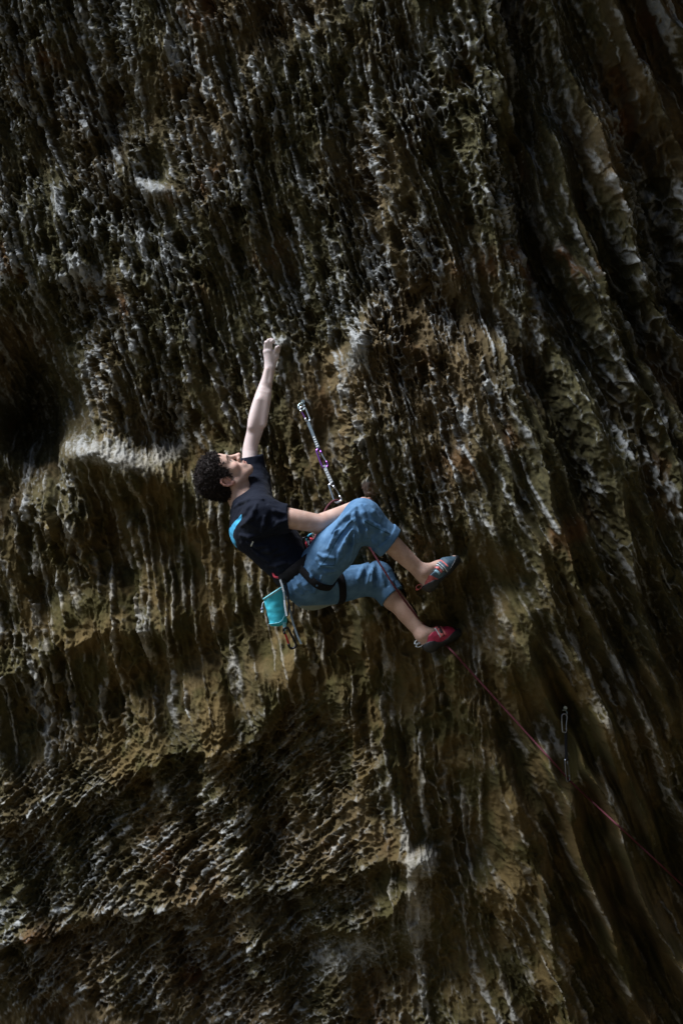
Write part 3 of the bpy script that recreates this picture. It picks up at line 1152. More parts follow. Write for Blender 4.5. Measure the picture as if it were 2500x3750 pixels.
def build_shirt():
    v = Vol(P(770, 2190, -.30), P(1200, 1600, .33), .0038)
    hem_c, hem_n = P(1098, 2072, 0), T_AX
    rs = [.076, .104, .092, .096, .100]
    for i, pr in enumerate(chain(SPINE, rs, flat=YAX, f=.60)):
        v.add(pr, .05)
    v.add(cone(L_SH, SPINE[1], .066, .09), .05)
    v.add(cone(R_SH, SPINE[1], .068, .09), .05)
    v.add(cone(L_SH, R_SH, .062, .066), .04)
    # the back: rounded between the shoulder blades
    v.add(ellip(SPINE[1] + BACK * .035, (.11, .15, .11)), .05)
    v.add(ellip(SPINE[2] + BACK * .022, (.10, .14, .10)), .05)
    # sleeves
    r_end = P(1058, 1899, -.186)
    v.add(clip(cone(R_SH, R_ARM[1] + (R_ARM[1] - R_SH) * .3, .072, .058), r_end, (R_ARM[1] - R_SH) + Vector((.03, 0, .03))), .04)
    l_end = P(916, 1672, .195)
    v.add(clip(cone(L_SH, L_ARM[1] + Vector((0, 0, .06)), .070, .046), l_end, Vector((-.16, -.1, 1))), .04)
    lo, hi = v.lo, v.lo + v.n * v.h
    # gathered folds: under the arms, over the shoulder, round the waist
    v.ripple(axis_folds(P(1000, 1900, -.1), P(870, 1960, -.1), 26, 7, .0022, 31), lo, hi)
    v.ripple(axis_folds(P(900, 1880, -.1), P(1090, 2080, 0), 9, 22, .0018, 41), lo, hi)
    v.ripple(lambda p: .001 * perlin3(p * np.float32(50), 9), lo, hi)
    v.crease([[(858, 1858), (880, 1842), (912, 1832), (960, 1828)],
              [(884, 1926), (905, 1912), (921, 1895), (932, 1868), (940, 1846)],
              [(958, 1948), (966, 1922), (970, 1893)],
              [(985, 1850), (1005, 1872), (1040, 1880)],
              [(1000, 1935), (1020, 1915), (1050, 1905)],
              [(925, 2012), (948, 2030), (985, 2056)],
              [(905, 1985), (940, 2000), (985, 1998)],
              [(960, 2020), (985, 2016), (1012, 2005)],
              [(980, 2070), (1015, 2072), (1045, 2060)],
              [(880, 1960), (915, 1966), (950, 1958)],
              [(1005, 2030), (1040, 2020), (1065, 1998)]], .0095, .010, 1, -.003)
    v.crease([[(870, 1905), (895, 1890), (915, 1862)], [(985, 1900), (1000, 1890), (1030, 1892)], [(975, 1940), (985, 1915), (990, 1880)],
              [(940, 1985), (965, 1980), (1000, 1965)]], .007, .016, -1, -.0035)
    # openings
    v.sub(cone(r_end - (R_ARM[1] - R_SH).normalized() * .05, r_end + (R_ARM[1] - R_SH).normalized() * .1, .047, .049), .004)
    up = Vector((-.1, 0, 1)).normalized()
    v.sub(cone(l_end - up * .04, l_end + up * .12, .038, .042), .004)
    v.sub(cone(NECK + (NECK - hp(0, -.02, -.05)) * .25, hp(0, 0, -.03), .064, .075), .006)
    s, p = v.win(P(900, 2190, -.3), P(1260, 1950, .3))
    hem = (p - V3(hem_c)) @ V3(hem_n) + .006 * perlin3(p.reshape(-1, 3) * np.float32(22), 8).reshape(p.shape[:-1])
    v.D[s] = np.maximum(v.D[s], hem)
    me, co = v.mesh('t_shirt')
    px = co[:, 0] / (CAM_D + co[:, 1]) * CAM_D * PPM + 1250
    py = 1875 - (co[:, 2] - CAM_Z) / (CAM_D + co[:, 1]) * CAM_D * PPM
    # printed stripe across the back and a small mark further down
    bx = (co - V3(SPINE[0])) @ V3(BACK)
    tx = (co - V3(SPINE[0])) @ V3(T_AX)
    yy = co[:, 1]
    stripe = sst(-.004, .004, yy + .118 - 1.25 * (tx - .045) + .02 * np.sin(tx * 90)) * sst(.000, .008, tx - .012 - .10 * (yy + .1)) \
        * sst(.125, .115, tx) * sst(.02, .03, bx) * sst(.115, .105, yy)
    logo = sst(.003, -.001, np.abs(tx - .140 - .45 * (bx - .072)) - .0022) * sst(.014, .010, np.abs(bx - .078))
    attr(me, 'print', stripe)
    attr(me, 'logo', logo * (co[:, 1] < 0))
    return me, v


me, SHIRT_V = build_shirt()
link('t_shirt', me, SHIRT, person)


# ---- trousers
def build_trousers():
    v = Vol(P(1000, 2300, -.36), P(1500, 1790, .36), .0037)
    v.add(cone(P(1072, 2070, 0), PELV, .082, .090, flat=YAX, f=.62), .03)
    v.add(ellip(P(1118, 2132, -.06), (.100, .095, .100)), .04)
    v.add(ellip(P(1128, 2140, .07), (.095, .095, .093)), .04)
    v.add(cone(R_HIP, R_HIP.lerp(R_KNEE, .5), .100, .094), .05)
    v.add(cone(R_HIP.lerp(R_KNEE, .5), R_KNEE, .094, .071), .03)
    v.add(cone(L_HIP, L_KNEE, .092, .070), .05)
    v.add(ellip(R_KNEE + Vector((.004, 0, .012)), (.066, .066, .062)), .03)
    cuffs = []
    for kn, an, f, r0, r1 in ((R_KNEE, R_ANK, .46, .074, .068), (L_KNEE, L_ANK, .33, .068, .058)):
        d = (an - kn).normalized()
        end = kn + (an - kn) * f
        n = (d + Vector((0, -.12, .10))).normalized()
        v.add(clip(cone(kn, end + d * .06, r0, r1), end, n), .045)
        cuffs.append((end, d, r1, n))
    lo, hi = v.lo, v.lo + v.n * v.h
    mid = R_HIP.lerp(R_KNEE, .5)
    v.ripple(axis_folds(R_KNEE, R_HIP, 30, 5, .0014, 51), P(1130, 2170, -.36), P(1420, 1800, -.02))
    v.ripple(axis_folds(R_KNEE, R_ANK, 26, 6, .0014, 55), P(1335, 2060, -.36), P(1490, 1850, -.02))
    v.ripple(axis_folds(L_KNEE, L_HIP, 24, 7, .0016, 61), P(1230, 2260, .04), P(1500, 2030, .36))
    v.ripple(axis_folds(P(1060, 2150), P(1200, 2080), 9, 26, .0016, 71), P(1000, 2260, -.2), P(1230, 2060, .2))
    v.ripple(lambda p: .0009 * perlin3(p * np.float32(45), 12), lo, hi)
    v.crease([[(1303, 1862), (1296, 1885), (1302, 1905), (1312, 1945), (1320, 1984)],
              [(1290, 1915), (1300, 1945), (1312, 1985)],
              [(1322, 1880), (1334, 1915), (1343, 1940), (1347, 1965)],
              [(1215, 1950), (1245, 1912), (1274, 1886), (1302, 1857)],
              [(1200, 2010), (1228, 1965), (1262, 1925), (1285, 1905)],
              [(1250, 2040), (1262, 1985), (1278, 1940)],
              [(1282, 2050), (1292, 1990), (1296, 1955)],
              [(1158, 2048), (1180, 2066), (1215, 2074)],
              [(1165, 2028), (1190, 2040), (1222, 2044)],
              [(1172, 2078), (1195, 2092), (1222, 2092)],
              [(1345, 1905), (1375, 1925), (1405, 1945), (1425, 1955)],
              [(1360, 1960), (1372, 1985), (1382, 2005)],
              [(1340, 1850), (1365, 1875), (1390, 1905)],
              [(1368, 2062), (1366, 2090), (1358, 2130)],
              [(1394, 2068), (1404, 2100), (1412, 2140)],
              [(1335, 2066), (1325, 2090), (1310, 2120)],
              [(1420, 2105), (1432, 2130), (1440, 2150)],
              [(1130, 2085), (1142, 2110), (1156, 2148)],
              [(1082, 2110), (1095, 2135), (1120, 2160)],
              [(1176, 2110), (1160, 2140), (1150, 2170)],
              [(1320, 1850), (1330, 1880), (1338, 1905)], [(1262, 2000), (1272, 1965), (1290, 1935)], [(1235, 2060), (1245, 2020), (1258, 1990)],
              [(1390, 1925), (1400, 1950), (1402, 1975)], [(1342, 2070), (1345, 2100), (1340, 2135)], [(1210, 1990), (1232, 1950), (1258, 1920)],
              [(1108, 2120), (1120, 2140), (1140, 2170)], [(1070, 2130), (1085, 2155), (1105, 2175)]], .0105, .009, 1, -.0035)
    v.crease([[(1278, 1905), (1296, 1930), (1308, 1965)], [(1318, 1905), (1330, 1935), (1334, 1970)],
              [(1240, 1990), (1262, 1955), (1290, 1920)], [(1165, 2058), (1185, 2055), (1215, 2062)],
              [(1382, 2070), (1384, 2105), (1390, 2140)], [(1350, 2075), (1340, 2105), (1335, 2140)],
              [(1145, 2095), (1160, 2115), (1172, 2150)], [(1265, 1905), (1240, 1940), (1215, 1985)], [(1308, 1880), (1316, 1905), (1322, 1945)], [(1352, 1935), (1362, 1960), (1376, 1990)], [(1225, 1965), (1250, 1930), (1275, 1900)], [(1270, 2040), (1280, 1990), (1288, 1950)], [(1372, 2080), (1374, 2110), (1370, 2145)], [(1402, 2085), (1410, 2115), (1418, 2145)]], .0110, .010, -1, -.0060)
    # turned-up cuffs, open at the end
    for end, d, r1, n in cuffs:
        c = clip(clip(cone(end - d * .05, end + d * .03, r1 + .010, r1 + .008), end + n * .001, n), end - d * .042, -d)
        v.add(c, .003)
        v.sub(cone(end - d * .055, end + d * .05, r1 - .007, r1 - .004), .004)
    me, co = v.mesh('trousers')
    # side seam, pocket patch edge, pale worn seat
    k = CAM_D / (CAM_D + co[:, 1]) * PPM
    px = co[:, 0] * k + 1250
    py = 1875 - (co[:, 2] - CAM_Z) * k
    fig = np.stack([px, py], 1)

    def line(pts, w):
        d = np.full(len(px), 99.0)
        for (a, b), (c, e) in zip(pts[:-1], pts[1:]):
            ab = np.array([c - a, e - b], float)
            q = fig - np.array([a, b])
            t = np.clip(q @ ab / (ab @ ab), 0, 1)
            d = np.minimum(d, np.linalg.norm(q - t[:, None] * ab, axis=1))
        return sst(w, w * .4, d)
    near = co[:, 1] < -.10
    seam = line([(1300, 1900), (1270, 1925), (1235, 1975), (1200, 2040), (1165, 2085)], 3.2) * near
    seam = np.maximum(seam, line([(1335, 1910), (1380, 1935), (1425, 1955)], 2.6) * near)
    seam = np.maximum(seam, line([(1185, 2070), (1225, 2070), (1228, 2035)], 2.4) * near)
    attr(me, 'seam', seam)
    worn = sst(.0, .05, (P(1120, 2196).z - co[:, 2])) * sst(1075, 1110, px) * sst(1290, 1250, px)
    attr(me, 'worn', worn * .9)
    return me, v


me, TROUSER_V = build_trousers()
link('trousers', me, DENIM, person)


# ---- harness
def ring_on(name, vols, c, axis, vdir, off, w, t, m, parent):
    """a band laid round the clothed body"""
    axis = Vector(axis).normalized()
    vd = (Vector(vdir) - Vector(vdir).dot(axis) * axis).normalized()
    ud = axis.cross(vd)
    rs = []
    ang = np.linspace(0, 2 * math.pi, 56, endpoint=False)
    for a in ang:
        d = ud * math.cos(a) + vd * math.sin(a)
        rs.append(min(max(v.cast(c, d, .21) for v in vols), .19))
    rs = np.array(rs)
    for _ in range(5):
        rs = np.maximum(rs, (np.roll(rs, 1) + np.roll(rs, -1)) / 2)
    for _ in range(3):
        rs = (np.roll(rs, 1) + np.roll(rs, -1) + rs) / 3
    pts = [c + (ud * math.cos(a) + vd * math.sin(a)) * (float(r) + off) for a, r in zip(ang, rs)]
    return link(name, sweep(name, pts, rect(t, w), True, up=axis), m, parent)


belt_c = P(1084, 2082, 0)
ring_on('waist_belt', [TROUSER_V, SHIRT_V], belt_c, T_AX, YAX, .001, .050, .012, WEB_BLACK, person)
th_ax = (R_KNEE - R_HIP).normalized()
ring_on('leg_loop', [TROUSER_V], R_HIP.lerp(R_KNEE, .12), th_ax, YAX, .001, .034, .009, WEB_BLACK, person)
th_ax = (L_KNEE - L_HIP).normalized()
ring_on('leg_loop', [TROUSER_V], L_HIP.lerp(L_KNEE, .36), th_ax, YAX, .001, .036, .009, WEB_BLACK, person)
tube('belay_loop', [P(1140, 2040, -.06), P(1122, 2000, -.075), P(1135, 1975, -.08), P(1152, 1990, -.075), P(1152, 2030, -.06)], .008, WEB_RED, person, True)
tube('gear_loop', [P(1000, 2098, -.10), P(1006, 2112, -.125), P(1022, 2114, -.13), P(1036, 2104, -.125)], .0055, WEB_RED, person)


# ---- climbing shoes
def shoe_mat(name, col, **kw):
    return mat(name, col, .55, var=.22, scale=90, bump=.35, bscale=500, **kw)


SH_BLUE = shoe_mat('slate_blue_suede', (.055, .105, .150))
SH_RED = shoe_mat('salmon_suede', (.46, .095, .090))
SH_CRIM = shoe_mat('crimson_suede', (.36, .018, .060))
RUBBER = mat('black_rubber', (.016, .018, .022), .5, var=.3, scale=60, bump=.3, bscale=300)
PALE = mat('pale_grey_trim', (.48, .54, .58), .6, var=.15, scale=150)
SH_STRAP = mat('salmon_strap', (.55, .13, .13), .6, var=.25, scale=300, bump=.4, bscale=800)
LINER = mat('pale_blue_liner', (.20, .36, .44), .7, var=.2, scale=200)


def build_shoe(ank, heel, toe, ysgn):
    """-> (upper mesh, rubber mesh) and the frame of the shoe"""
    d = (toe - heel).normalized()
    up = ((ank - heel) - (ank - heel).dot(d) * d).normalized()
    sd = d.cross(up)
    L = (toe - heel).length

    def sp(t, h, s=0.0):
        return heel + d * (L * t) + up * h + sd * s
    v = Vol(np.minimum(V3(heel), V3(toe)) - .10, np.maximum(V3(heel), V3(toe)) + .10, .0034)
    # last: heel cup, waist, ball, down-turned toe
    v.add(cone(sp(.02, -.002), sp(.10, .018), .0325, .032), .02)
    v.add(cone(sp(.06, .004), sp(.42, .010), .0330, .0345), .02)
    v.add(cone(sp(.40, .010), sp(.72, .006), .0350, .0325), .02)
    v.add(cone(sp(.70, .006), sp(1.02, -.010), .0320, .0165), .02)
    v.add(cone(sp(.62, .004, .012), sp(.92, -.004, .006), .024, .018), .02)
    v.add(cone(sp(.12, .030), sp(.42, .026), .0330, .0300), .02)
    v.add(cone(sp(.28, .040), ank.lerp(sp(.30, .04), .5), .034, .036), .02)
    # ankle opening
    oc = ank.lerp(heel, .25) + d * .008
    n = ((ank - heel).normalized() + (-d) * .15).normalized()
    s, p = v.win(v.lo, v.lo + v.n * v.h)
    cut = (p - V3(ank.lerp(heel, .38))) @ V3(n) - .55 * np.maximum(0, (p - V3(heel)) @ V3(d) - L * .30)
    v.D = np.maximum(v.D, cut)
    v.sub(cone(ank + (ank - heel) * .3, sp(.16, .024), .030, .026), .004)
    v.ripple(lambda q: .0012 * perlin3(q * np.float32(70), 3), v.lo, v.lo + v.n * v.h)
    me, co = v.mesh('climbing_shoe')
    q = co - V3(heel)
    t = q @ V3(d) / L
    h = q @ V3(up)
    s_ = q @ V3(sd)
    # sole and rand: the same last, a little proud, only low down and round heel and toe
    v2 = Vol(v.lo, v.lo + v.h, v.h)
    v2.n = v.n
    v2.D = v.D - .0042
    _, p2 = v2.win(v2.lo, v2.lo + v2.n * v2.h)
    qq = p2 - V3(heel)
    tt = qq @ V3(d) / L
    hh = qq @ V3(up)
    lim = np.interp(tt, [-.3, -.05, .12, .22, .35, .55, .75, .95, 1.2], [.012, .012, .004, -.010, -.016, -.014, -.004, .004, .012])
    v2.D = np.maximum(v2.D, hh - lim)
    me2, co2 = v2.mesh('sole')
    return me, me2, (t, h, s_), sp, (d, up, sd, L), v


for which, (ank, heel, toe) in enumerate(((R_ANK, R_HEEL, R_TOE), (L_ANK, L_HEEL, L_TOE))):
    me, me2, (t, h, s_), sp, (d, up, sd, L), vv = build_shoe(ank, heel, toe, -1)
    nq = np.empty(len(me.polygons) * 4, np.int32)
    me.loops.foreach_get('vertex_index', nq)
    nq = nq.reshape(-1, 4)
    tf, hf_ = t[nq].mean(1), h[nq].mean(1)
    mi = np.zeros(len(nq), np.int32)
    if which == 0:
        mats = [SH_BLUE, SH_RED, RUBBER, PALE, LINER]
        mi[(tf + hf_ * 3.0 < .20)] = 1                       # salmon heel
        mi[(tf > .47) & (tf < .52) & (hf_ > -.012)] = 2      # slot of the tongue
        mi[(tf >= .52) & (tf < .545)] = 3                    # pale piping
        mi[(hf_ > .038) & (tf < .36)] = 4
    else:
        mats = [SH_CRIM, SH_CRIM, RUBBER, PALE, RUBBER]
        mi[(tf > .93)] = 2
        mi[(hf_ > .043) & (tf < .34)] = 4
    me.polygons.foreach_set('material_index', mi)
    shoe = link('climbing_shoe', me, mats, person)
    tag(shoe, label='slate blue shoe with salmon heel and strap' if which == 0 else 'crimson shoe with black heel and toe rubber')
    link('sole', me2, RUBBER, shoe)

    def over(t0, t1, name, m, off, w, hh0=.0):
        """a strap laid over the instep: follow the shoe's own surface"""
        pts = []
        for a in np.linspace(-100, 100, 17):
            c0 = sp(t0 + (t1 - t0) * (a + 100) / 200, .012)
            di = up * math.cos(rad(a)) + sd * math.sin(rad(a))
            lo_, hi_ = .005, .075
            for _ in range(14):
                mdl = (lo_ + hi_) / 2
                i = tuple(np.clip(np.round((V3(c0 + di * mdl) - vv.lo) / vv.h).astype(int), 0, np.array(vv.D.shape) - 1))
                if vv.D[i] < 0:
                    lo_ = mdl
                else:
                    hi_ = mdl
            pts.append(c0 + di * (hi_ + off))
        me_ = sweep(name, smooth_path(pts, 2), rect(.0030, w), False, up=d)
        return link(name, me_, m, shoe)
    if which == 0:
        over(.37, .40, 'strap', SH_STRAP, .0008, .012)
        over(.425, .465, 'strap_edge', PALE, .0016, .006)
        over(.285, .315, 'collar_trim', LINER, .0006, .012)
        over(.66, .62, 'toe_patch', SH_STRAP, .0004, .007)
    else:
        over(.40, .44, 'strap', SH_STRAP, .0008, .016)
        over(.50, .47, 'strap_edge', RUBBER, .0010, .014)
        over(.60, .55, 'strap', SH_STRAP, .0008, .010)
        over(.335, .365, 'collar_trim', PALE, .0006, .005)
    # pull tabs at the heel
    bk = -d
    mt = PALE if which else SH_STRAP
    for off in ((0, .018), (.014, .034)) if which else ((.0, .022),):
        a = sp(-.02, .018 + off[0]) + bk * .022
        pts = [a, a + bk * .020 + up * .012, a + bk * .034 + up * .006, a + bk * .030 - up * .006, a + bk * .006 - up * .006]
        band('pull_tab', pts, .012, .0022, mt, YAX.cross(d), shoe)


# ------------------------------------------------------------------ ropes, draws, chalk bag
ALU = mat('polished_aluminium', (.72, .76, .80), .22, 1.0, var=.06)
ALU_PURPLE = mat('purple_anodised', (.42, .16, .60), .28, 1.0, var=.1)
ALU_BLACK = mat('black_anodised', (.035, .036, .042), .3, 1.0, var=.2)
ALU_RED = mat('red_anodised', (.55, .03, .06), .3, 1.0, var=.1)
ALU_DARK = mat('dull_dark_aluminium', (.26, .28, .32), .3, 1.0, var=.1)
STEEL = mat('dull_steel', (.46, .56, .58), .35, 1.0, var=.2)
WEB_GREY = mat('grey_blue_webbing', (.135, .185, .225), .75, var=.25, scale=250, bump=.4, bscale=900)
WEB_PALE = mat('pale_grey_webbing', (.40, .45, .50), .75, var=.2, scale=250, bump=.4, bscale=900)
STITCH = mat('white_bar_tacks', (.66, .70, .72), .8, var=.15, scale=300)
BAG = cloth_material('turquoise_bag_cloth', (.040, .38, .50), (.070, .52, .64), (('patch', (.105, .17, .22)), ('lip', (.36, .58, .62))))
CORD = mat('pale_cord', (.52, .60, .66), .7, var=.2, scale=300)


def frame2(a, b, face):
    """local axes: along a->b, across, facing"""
    l = (b - a)
    d = l.normalized()
    f = (Vector(face) - Vector(face).dot(d) * d).normalized()
    return d, d.cross(f), f, l.length


def carabiner(parent, a, b, wa, wb, r, m, mg, face=(0, -1, 0), wire=False, flip=1, name='carabiner', up_name=True):
    """a closed D-shaped frame with a gate on one side, from end a to end b"""
    d, x, f, L = frame2(a, b, face)
    x = x * flip

    def q(t, s, o=0.0):
        return a + d * (L * t) + x * s + f * o
    # spine on -x, gate side on +x; the gate side leans out towards b
    ring = [q(.00, 0), q(.03, -wa * .8), q(.12, -wa), q(.5, -wa), q(.86, -wa * .96), q(.97, -wa * .6), q(1.0, wb * .15), q(.965, wb * .8),
            q(.86, wb), q(.76, wb * .92)]
    ring2 = [q(.20, wa * .55), q(.08, wa * .55), q(.02, wa * .3), q(.0, 0)]
    fr = link(name, sweep(name, smooth_path(ring2[:3] + ring, 5), circ(r, 10), False), m, parent)
    g0, g1 = q(.19, wa * .56), q(.775, wb * .93)
    if wire:
        n = f * (r * .8)
        pts = [g0 + n, g0.lerp(g1, .5) + n + x * .002, g1 + n, g1 + d * .003, g1 - n, g0.lerp(g1, .5) - n + x * .002, g0 - n]
        tube('gate', pts, r * .34, mg, fr, k=8)
    else:
        tube('gate', [g0, g0.lerp(g1, .35) - x * .0015, g0.lerp(g1, .7) - x * .001, g1], r * .82, mg, fr, k=10)
    # hinge and nose
    for c in (g0, g1):
        bm = bmesh.new()
        bmesh.ops.create_cone(bm, cap_ends=True, segments=12, radius1=r * 1.25, radius2=r * 1.25, depth=r * 2.3)
        bmesh.ops.bevel(bm, geom=[e for e in bm.edges], offset=r * .2, segments=1)
        bmesh.ops.transform(bm, matrix=Matrix.Translation(c) @ Vector((0, 0, 1)).rotation_difference(g1 - g0).to_matrix().to_4x4(), verts=bm.verts)
        hm = bpy.data.meshes.new('hinge')
        bm.to_mesh(hm)
        bm.free()
        link('hinge', hm, m, fr)
    return fr


def sling(parent, a, b, w0, w1, m, mst, face, bars=5, b0=.55, b1=.92):
    d, x, f, L = frame2(a, b, face)
    path = [a.lerp(b, t) for t in np.linspace(0, 1, 14)]
    me = sweep('sling', path, rect(1.0, .34), False, up=f, scale=lambda t: w0 + (w1 - w0) * t - .18 * w0 * math.sin(math.pi * t))
    s = link('sling', me, m, parent, smooth=False)
    for i in range(bars):
        t = b0 + (b1 - b0) * i / max(1, bars - 1)
        c = a.lerp(b, t) + f * (.17 * (w0 + (w1 - w0) * t) + .0006)
        w = (w0 + (w1 - w0) * t) * .62
        me = sweep('stitching', [c - x * (w / 2), c + x * (w / 2)], rect(.0060, .0014), False, up=f)
        link('stitching', me, mst, s, smooth=False)
    # keeper at the lower end
    band('keeper', [b - d * .010 + x * (w1 * .55) + f * .004, b - d * .006 + f * (w1 * .26), b - d * .010 - x * (w1 * .55) + f * .004], .010, .004, WEB_BLACK, f, s, n=4)
    return s


def wall_point(px, py):
    """where the lens' ray through a photo pixel meets the rock"""
    o = Vector((0, -CAM_D, CAM_Z))
    d = (P(px, py, 0) - o).normalized()
    ok, loc, nor, _ = rock.ray_cast(o, d)
    return (loc, nor) if ok else (P(px, py, .2), Vector((0, -1, 0)))


def off_wall(px, py, gap=.02):
    """a depth that clears the relief round a photo pixel"""
    ys = [wall_point(px + a, py + b)[0].y for a in (-12, 0, 12) for b in (-12, 0, 12)]
    return min(ys) - gap


# ---- bolt and the long draw by the raised hand
def hanger(px, py, label, r=.014):
    w, n = wall_point(px, py - 8)
    c = P(px, py, w.y - .020)
    h = empty('bolt_hanger', w)
    bpy.context.view_layer.update()
    tag(h, label, 'bolt')
    ring = [c + Vector((r * math.cos(a), .35 * r * math.sin(a), r * 1.05 * math.sin(a))) for a in np.linspace(0, 2 * math.pi, 14, endpoint=False)]
    tube('eye_ring', ring, .0045, STEEL, h, True, k=10, n=3)
    t = c + Vector((.002, 0, r * 1.0))
    tube('stem', [t, t + Vector((.001, .014, .010)), Vector((t.x + .002, w.y + .03, t.z + .016))], .0055, STEEL, h, k=10)
    bm = bmesh.new()
    bmesh.ops.create_cone(bm, cap_ends=True, segments=6, radius1=.011, radius2=.0095, depth=.010)
    bmesh.ops.transform(bm, matrix=Matrix.Translation(t + Vector((.004, .006, .010))) @ Matrix.Rotation(rad(80), 4, 'X'), verts=bm.verts)
    nm = bpy.data.meshes.new('nut')
    bm.to_mesh(nm)
    bm.free()
    link('nut', nm, STEEL, h, smooth=False)
    return c


c1 = hanger(1104, 1490, 'ring bolt in the rock holding the extended draw near the raised hand', .015)
y0 = c1.y
draw = empty('quickdraw', c1)
bpy.context.view_layer.update()
tag(draw, 'upper quickdraw with purple carabiner clipped to the ring bolt by the raised hand', 'quickdraw', 'clipped climbing draws')
DQ = [(1106, 1490), (1128, 1544), (1168, 1648), (1190, 1710), (1216, 1775), (1236, 1840)]
dq = [min(y0 - .004 - .0003 * (py - 1490), off_wall(px, py, .014)) for px, py in DQ]
cA, cB = P(1106, 1490, dq[0]), P(1128, 1544, dq[1])
carabiner(draw, cB, cA, .013, .013, .0048, ALU, ALU_PURPLE, (.2, -1, 0), flip=-1)
sA, sB = P(1126, 1540, dq[1]), P(1169, 1650, dq[2])
sling(draw, sA, sB, .017, .0185, WEB_GREY, STITCH, (-.25, -1, .1), 5, .56, .86)
pA, pB = P(1166, 1645, dq[2]), P(1190, 1712, dq[3])
carabiner(draw, pA, pB, .012, .017, .0052, ALU_PURPLE, ALU, (.1, -1, 0), flip=-1)
draw2 = empty('quickdraw', pB)
bpy.context.view_layer.update()
tag(draw2, 'lower quickdraw with pale sling and silver carabiner holding the rope above the knee', 'quickdraw', 'clipped climbing draws')
tA, tB = P(1186, 1704, dq[3]), P(1218, 1777, dq[4])
sling(draw2, tA, tB, .018, .0185, WEB_PALE, STITCH, (-.2, -1, .1), 6, .25, .85)
qA, qB = P(1213, 1772, dq[4]), P(1236, 1840, dq[5])
carabiner(draw2, qA, qB, .013, .022, .0060, ALU, ALU, (.15, -1, .05), wire=True, flip=-1)

# ---- draw hanging lower right
c2 = hanger(2064, 2612, 'bolt low on the right side of the wall holding the hanging draw', .014)
draw3 = empty('quickdraw', c2)
bpy.context.view_layer.update()
tag(draw3, 'black quickdraw hanging straight down low on the right side of the wall', 'quickdraw', 'clipped climbing draws')
y2 = min([c2.y] + [wall_point(px, py)[0].y - .012 for py in range(2620, 2880, 20) for px in (2062, 2072, 2082)])
carabiner(draw3, P(2068, 2682, y2 - .012), P(2064, 2614, y2 - .004), .012, .014, .0040, ALU_DARK, ALU_DARK, (.1, -1, 0), flip=1)
sling(draw3, P(2070, 2676, y2 - .012), P(2072, 2786, y2 - .02), .015, .015, WEB_BLACK, WEB_BLACK, (0, -1, 0), 3)
carabiner(draw3, P(2072, 2780, y2 - .02), P(2077, 2862, y2 - .026), .009, .013, .0044, ALU_DARK, ALU_DARK, (.7, -1, 0), wire=True, flip=-1)

# ---- rope
yc = dq[5]
k2 = y2 - .022

rope_pts = [P(1150, 2022, -.075), P(1145, 1992, -.070), P(1160, 1950, -.04), P(1176, 1905, .02), P(1192, 1866, yc - .030), P(1210, 1842, yc - .018), P(1229, 1832, yc),
            P(1248, 1838, yc + .014), P(1268, 1862, yc + .01), P(1300, 1915, yc + .01), P(1345, 1990, .10), P(1400, 2080, .085), P(1452, 2160, .085),
            P(1512, 2240, .13), P(1566, 2302, .19), P(1612, 2345, .225)]
rope_pts += [P(1655, 2385, min(.20, off_wall(1655, 2385)))]
for f in np.linspace(.12, .95, 9):
    px, py = 1655 + (2068 - 1655) * f, 2385 + (2840 - 2385) * f
    rope_pts.append(P(px, py, min(off_wall(px, py), .16 + (k2 - .16) * f)))
rope_pts += [P(2074, 2848, k2), P(2084, 2858, k2 + .008)]
for f in np.linspace(.08, 1.25, 12):
    px, py = 2080 + (2560 - 2080) * f, 2856 + (3300 - 2856) * f
    rope_pts.append(P(px, py, off_wall(px, py)))
rope = tube('climbing_rope', rope_pts, .0047, ROPE_RED, None, k=10, n=10)
tag(rope, 'thin red rope running from the harness through the draws down to the right', 'rope')
knot_c = P(1148, 2000, -.085)
kn = tube('tie_in_knot', [knot_c + Vector(v) for v in ((-.020, 0, -.018), (-.006, -.012, .004), (.010, .006, .022), (.020, .006, .006), (.006, -.012, -.010), (-.014, -.010, .010),
                          (-.004, .006, .030), (.014, -.006, .030), (.018, -.010, -.012), (-.006, .004, -.030))], .0058, ROPE_RED, rope, True, k=8)

# ---- small carabiner on the belay loop
bc = carabiner(None, P(1128, 2010, -.10), P(1118, 1968, -.105), .012, .014, .0048, ALU_BLACK, ALU, (.3, -1, .2), name='harness_carabiner')
tag(bc, 'dark carabiner with silver gate on the front of the harness', 'carabiner')
tp = tube('rope_end', [P(1128, 1990, -.09), P(1124, 1974, -.095), P(1132, 1960, -.10), P(1142, 1956, -.10)], .0048, mat('blue_rope_tip', (.05, .35, .55), .6), rope, k=8)


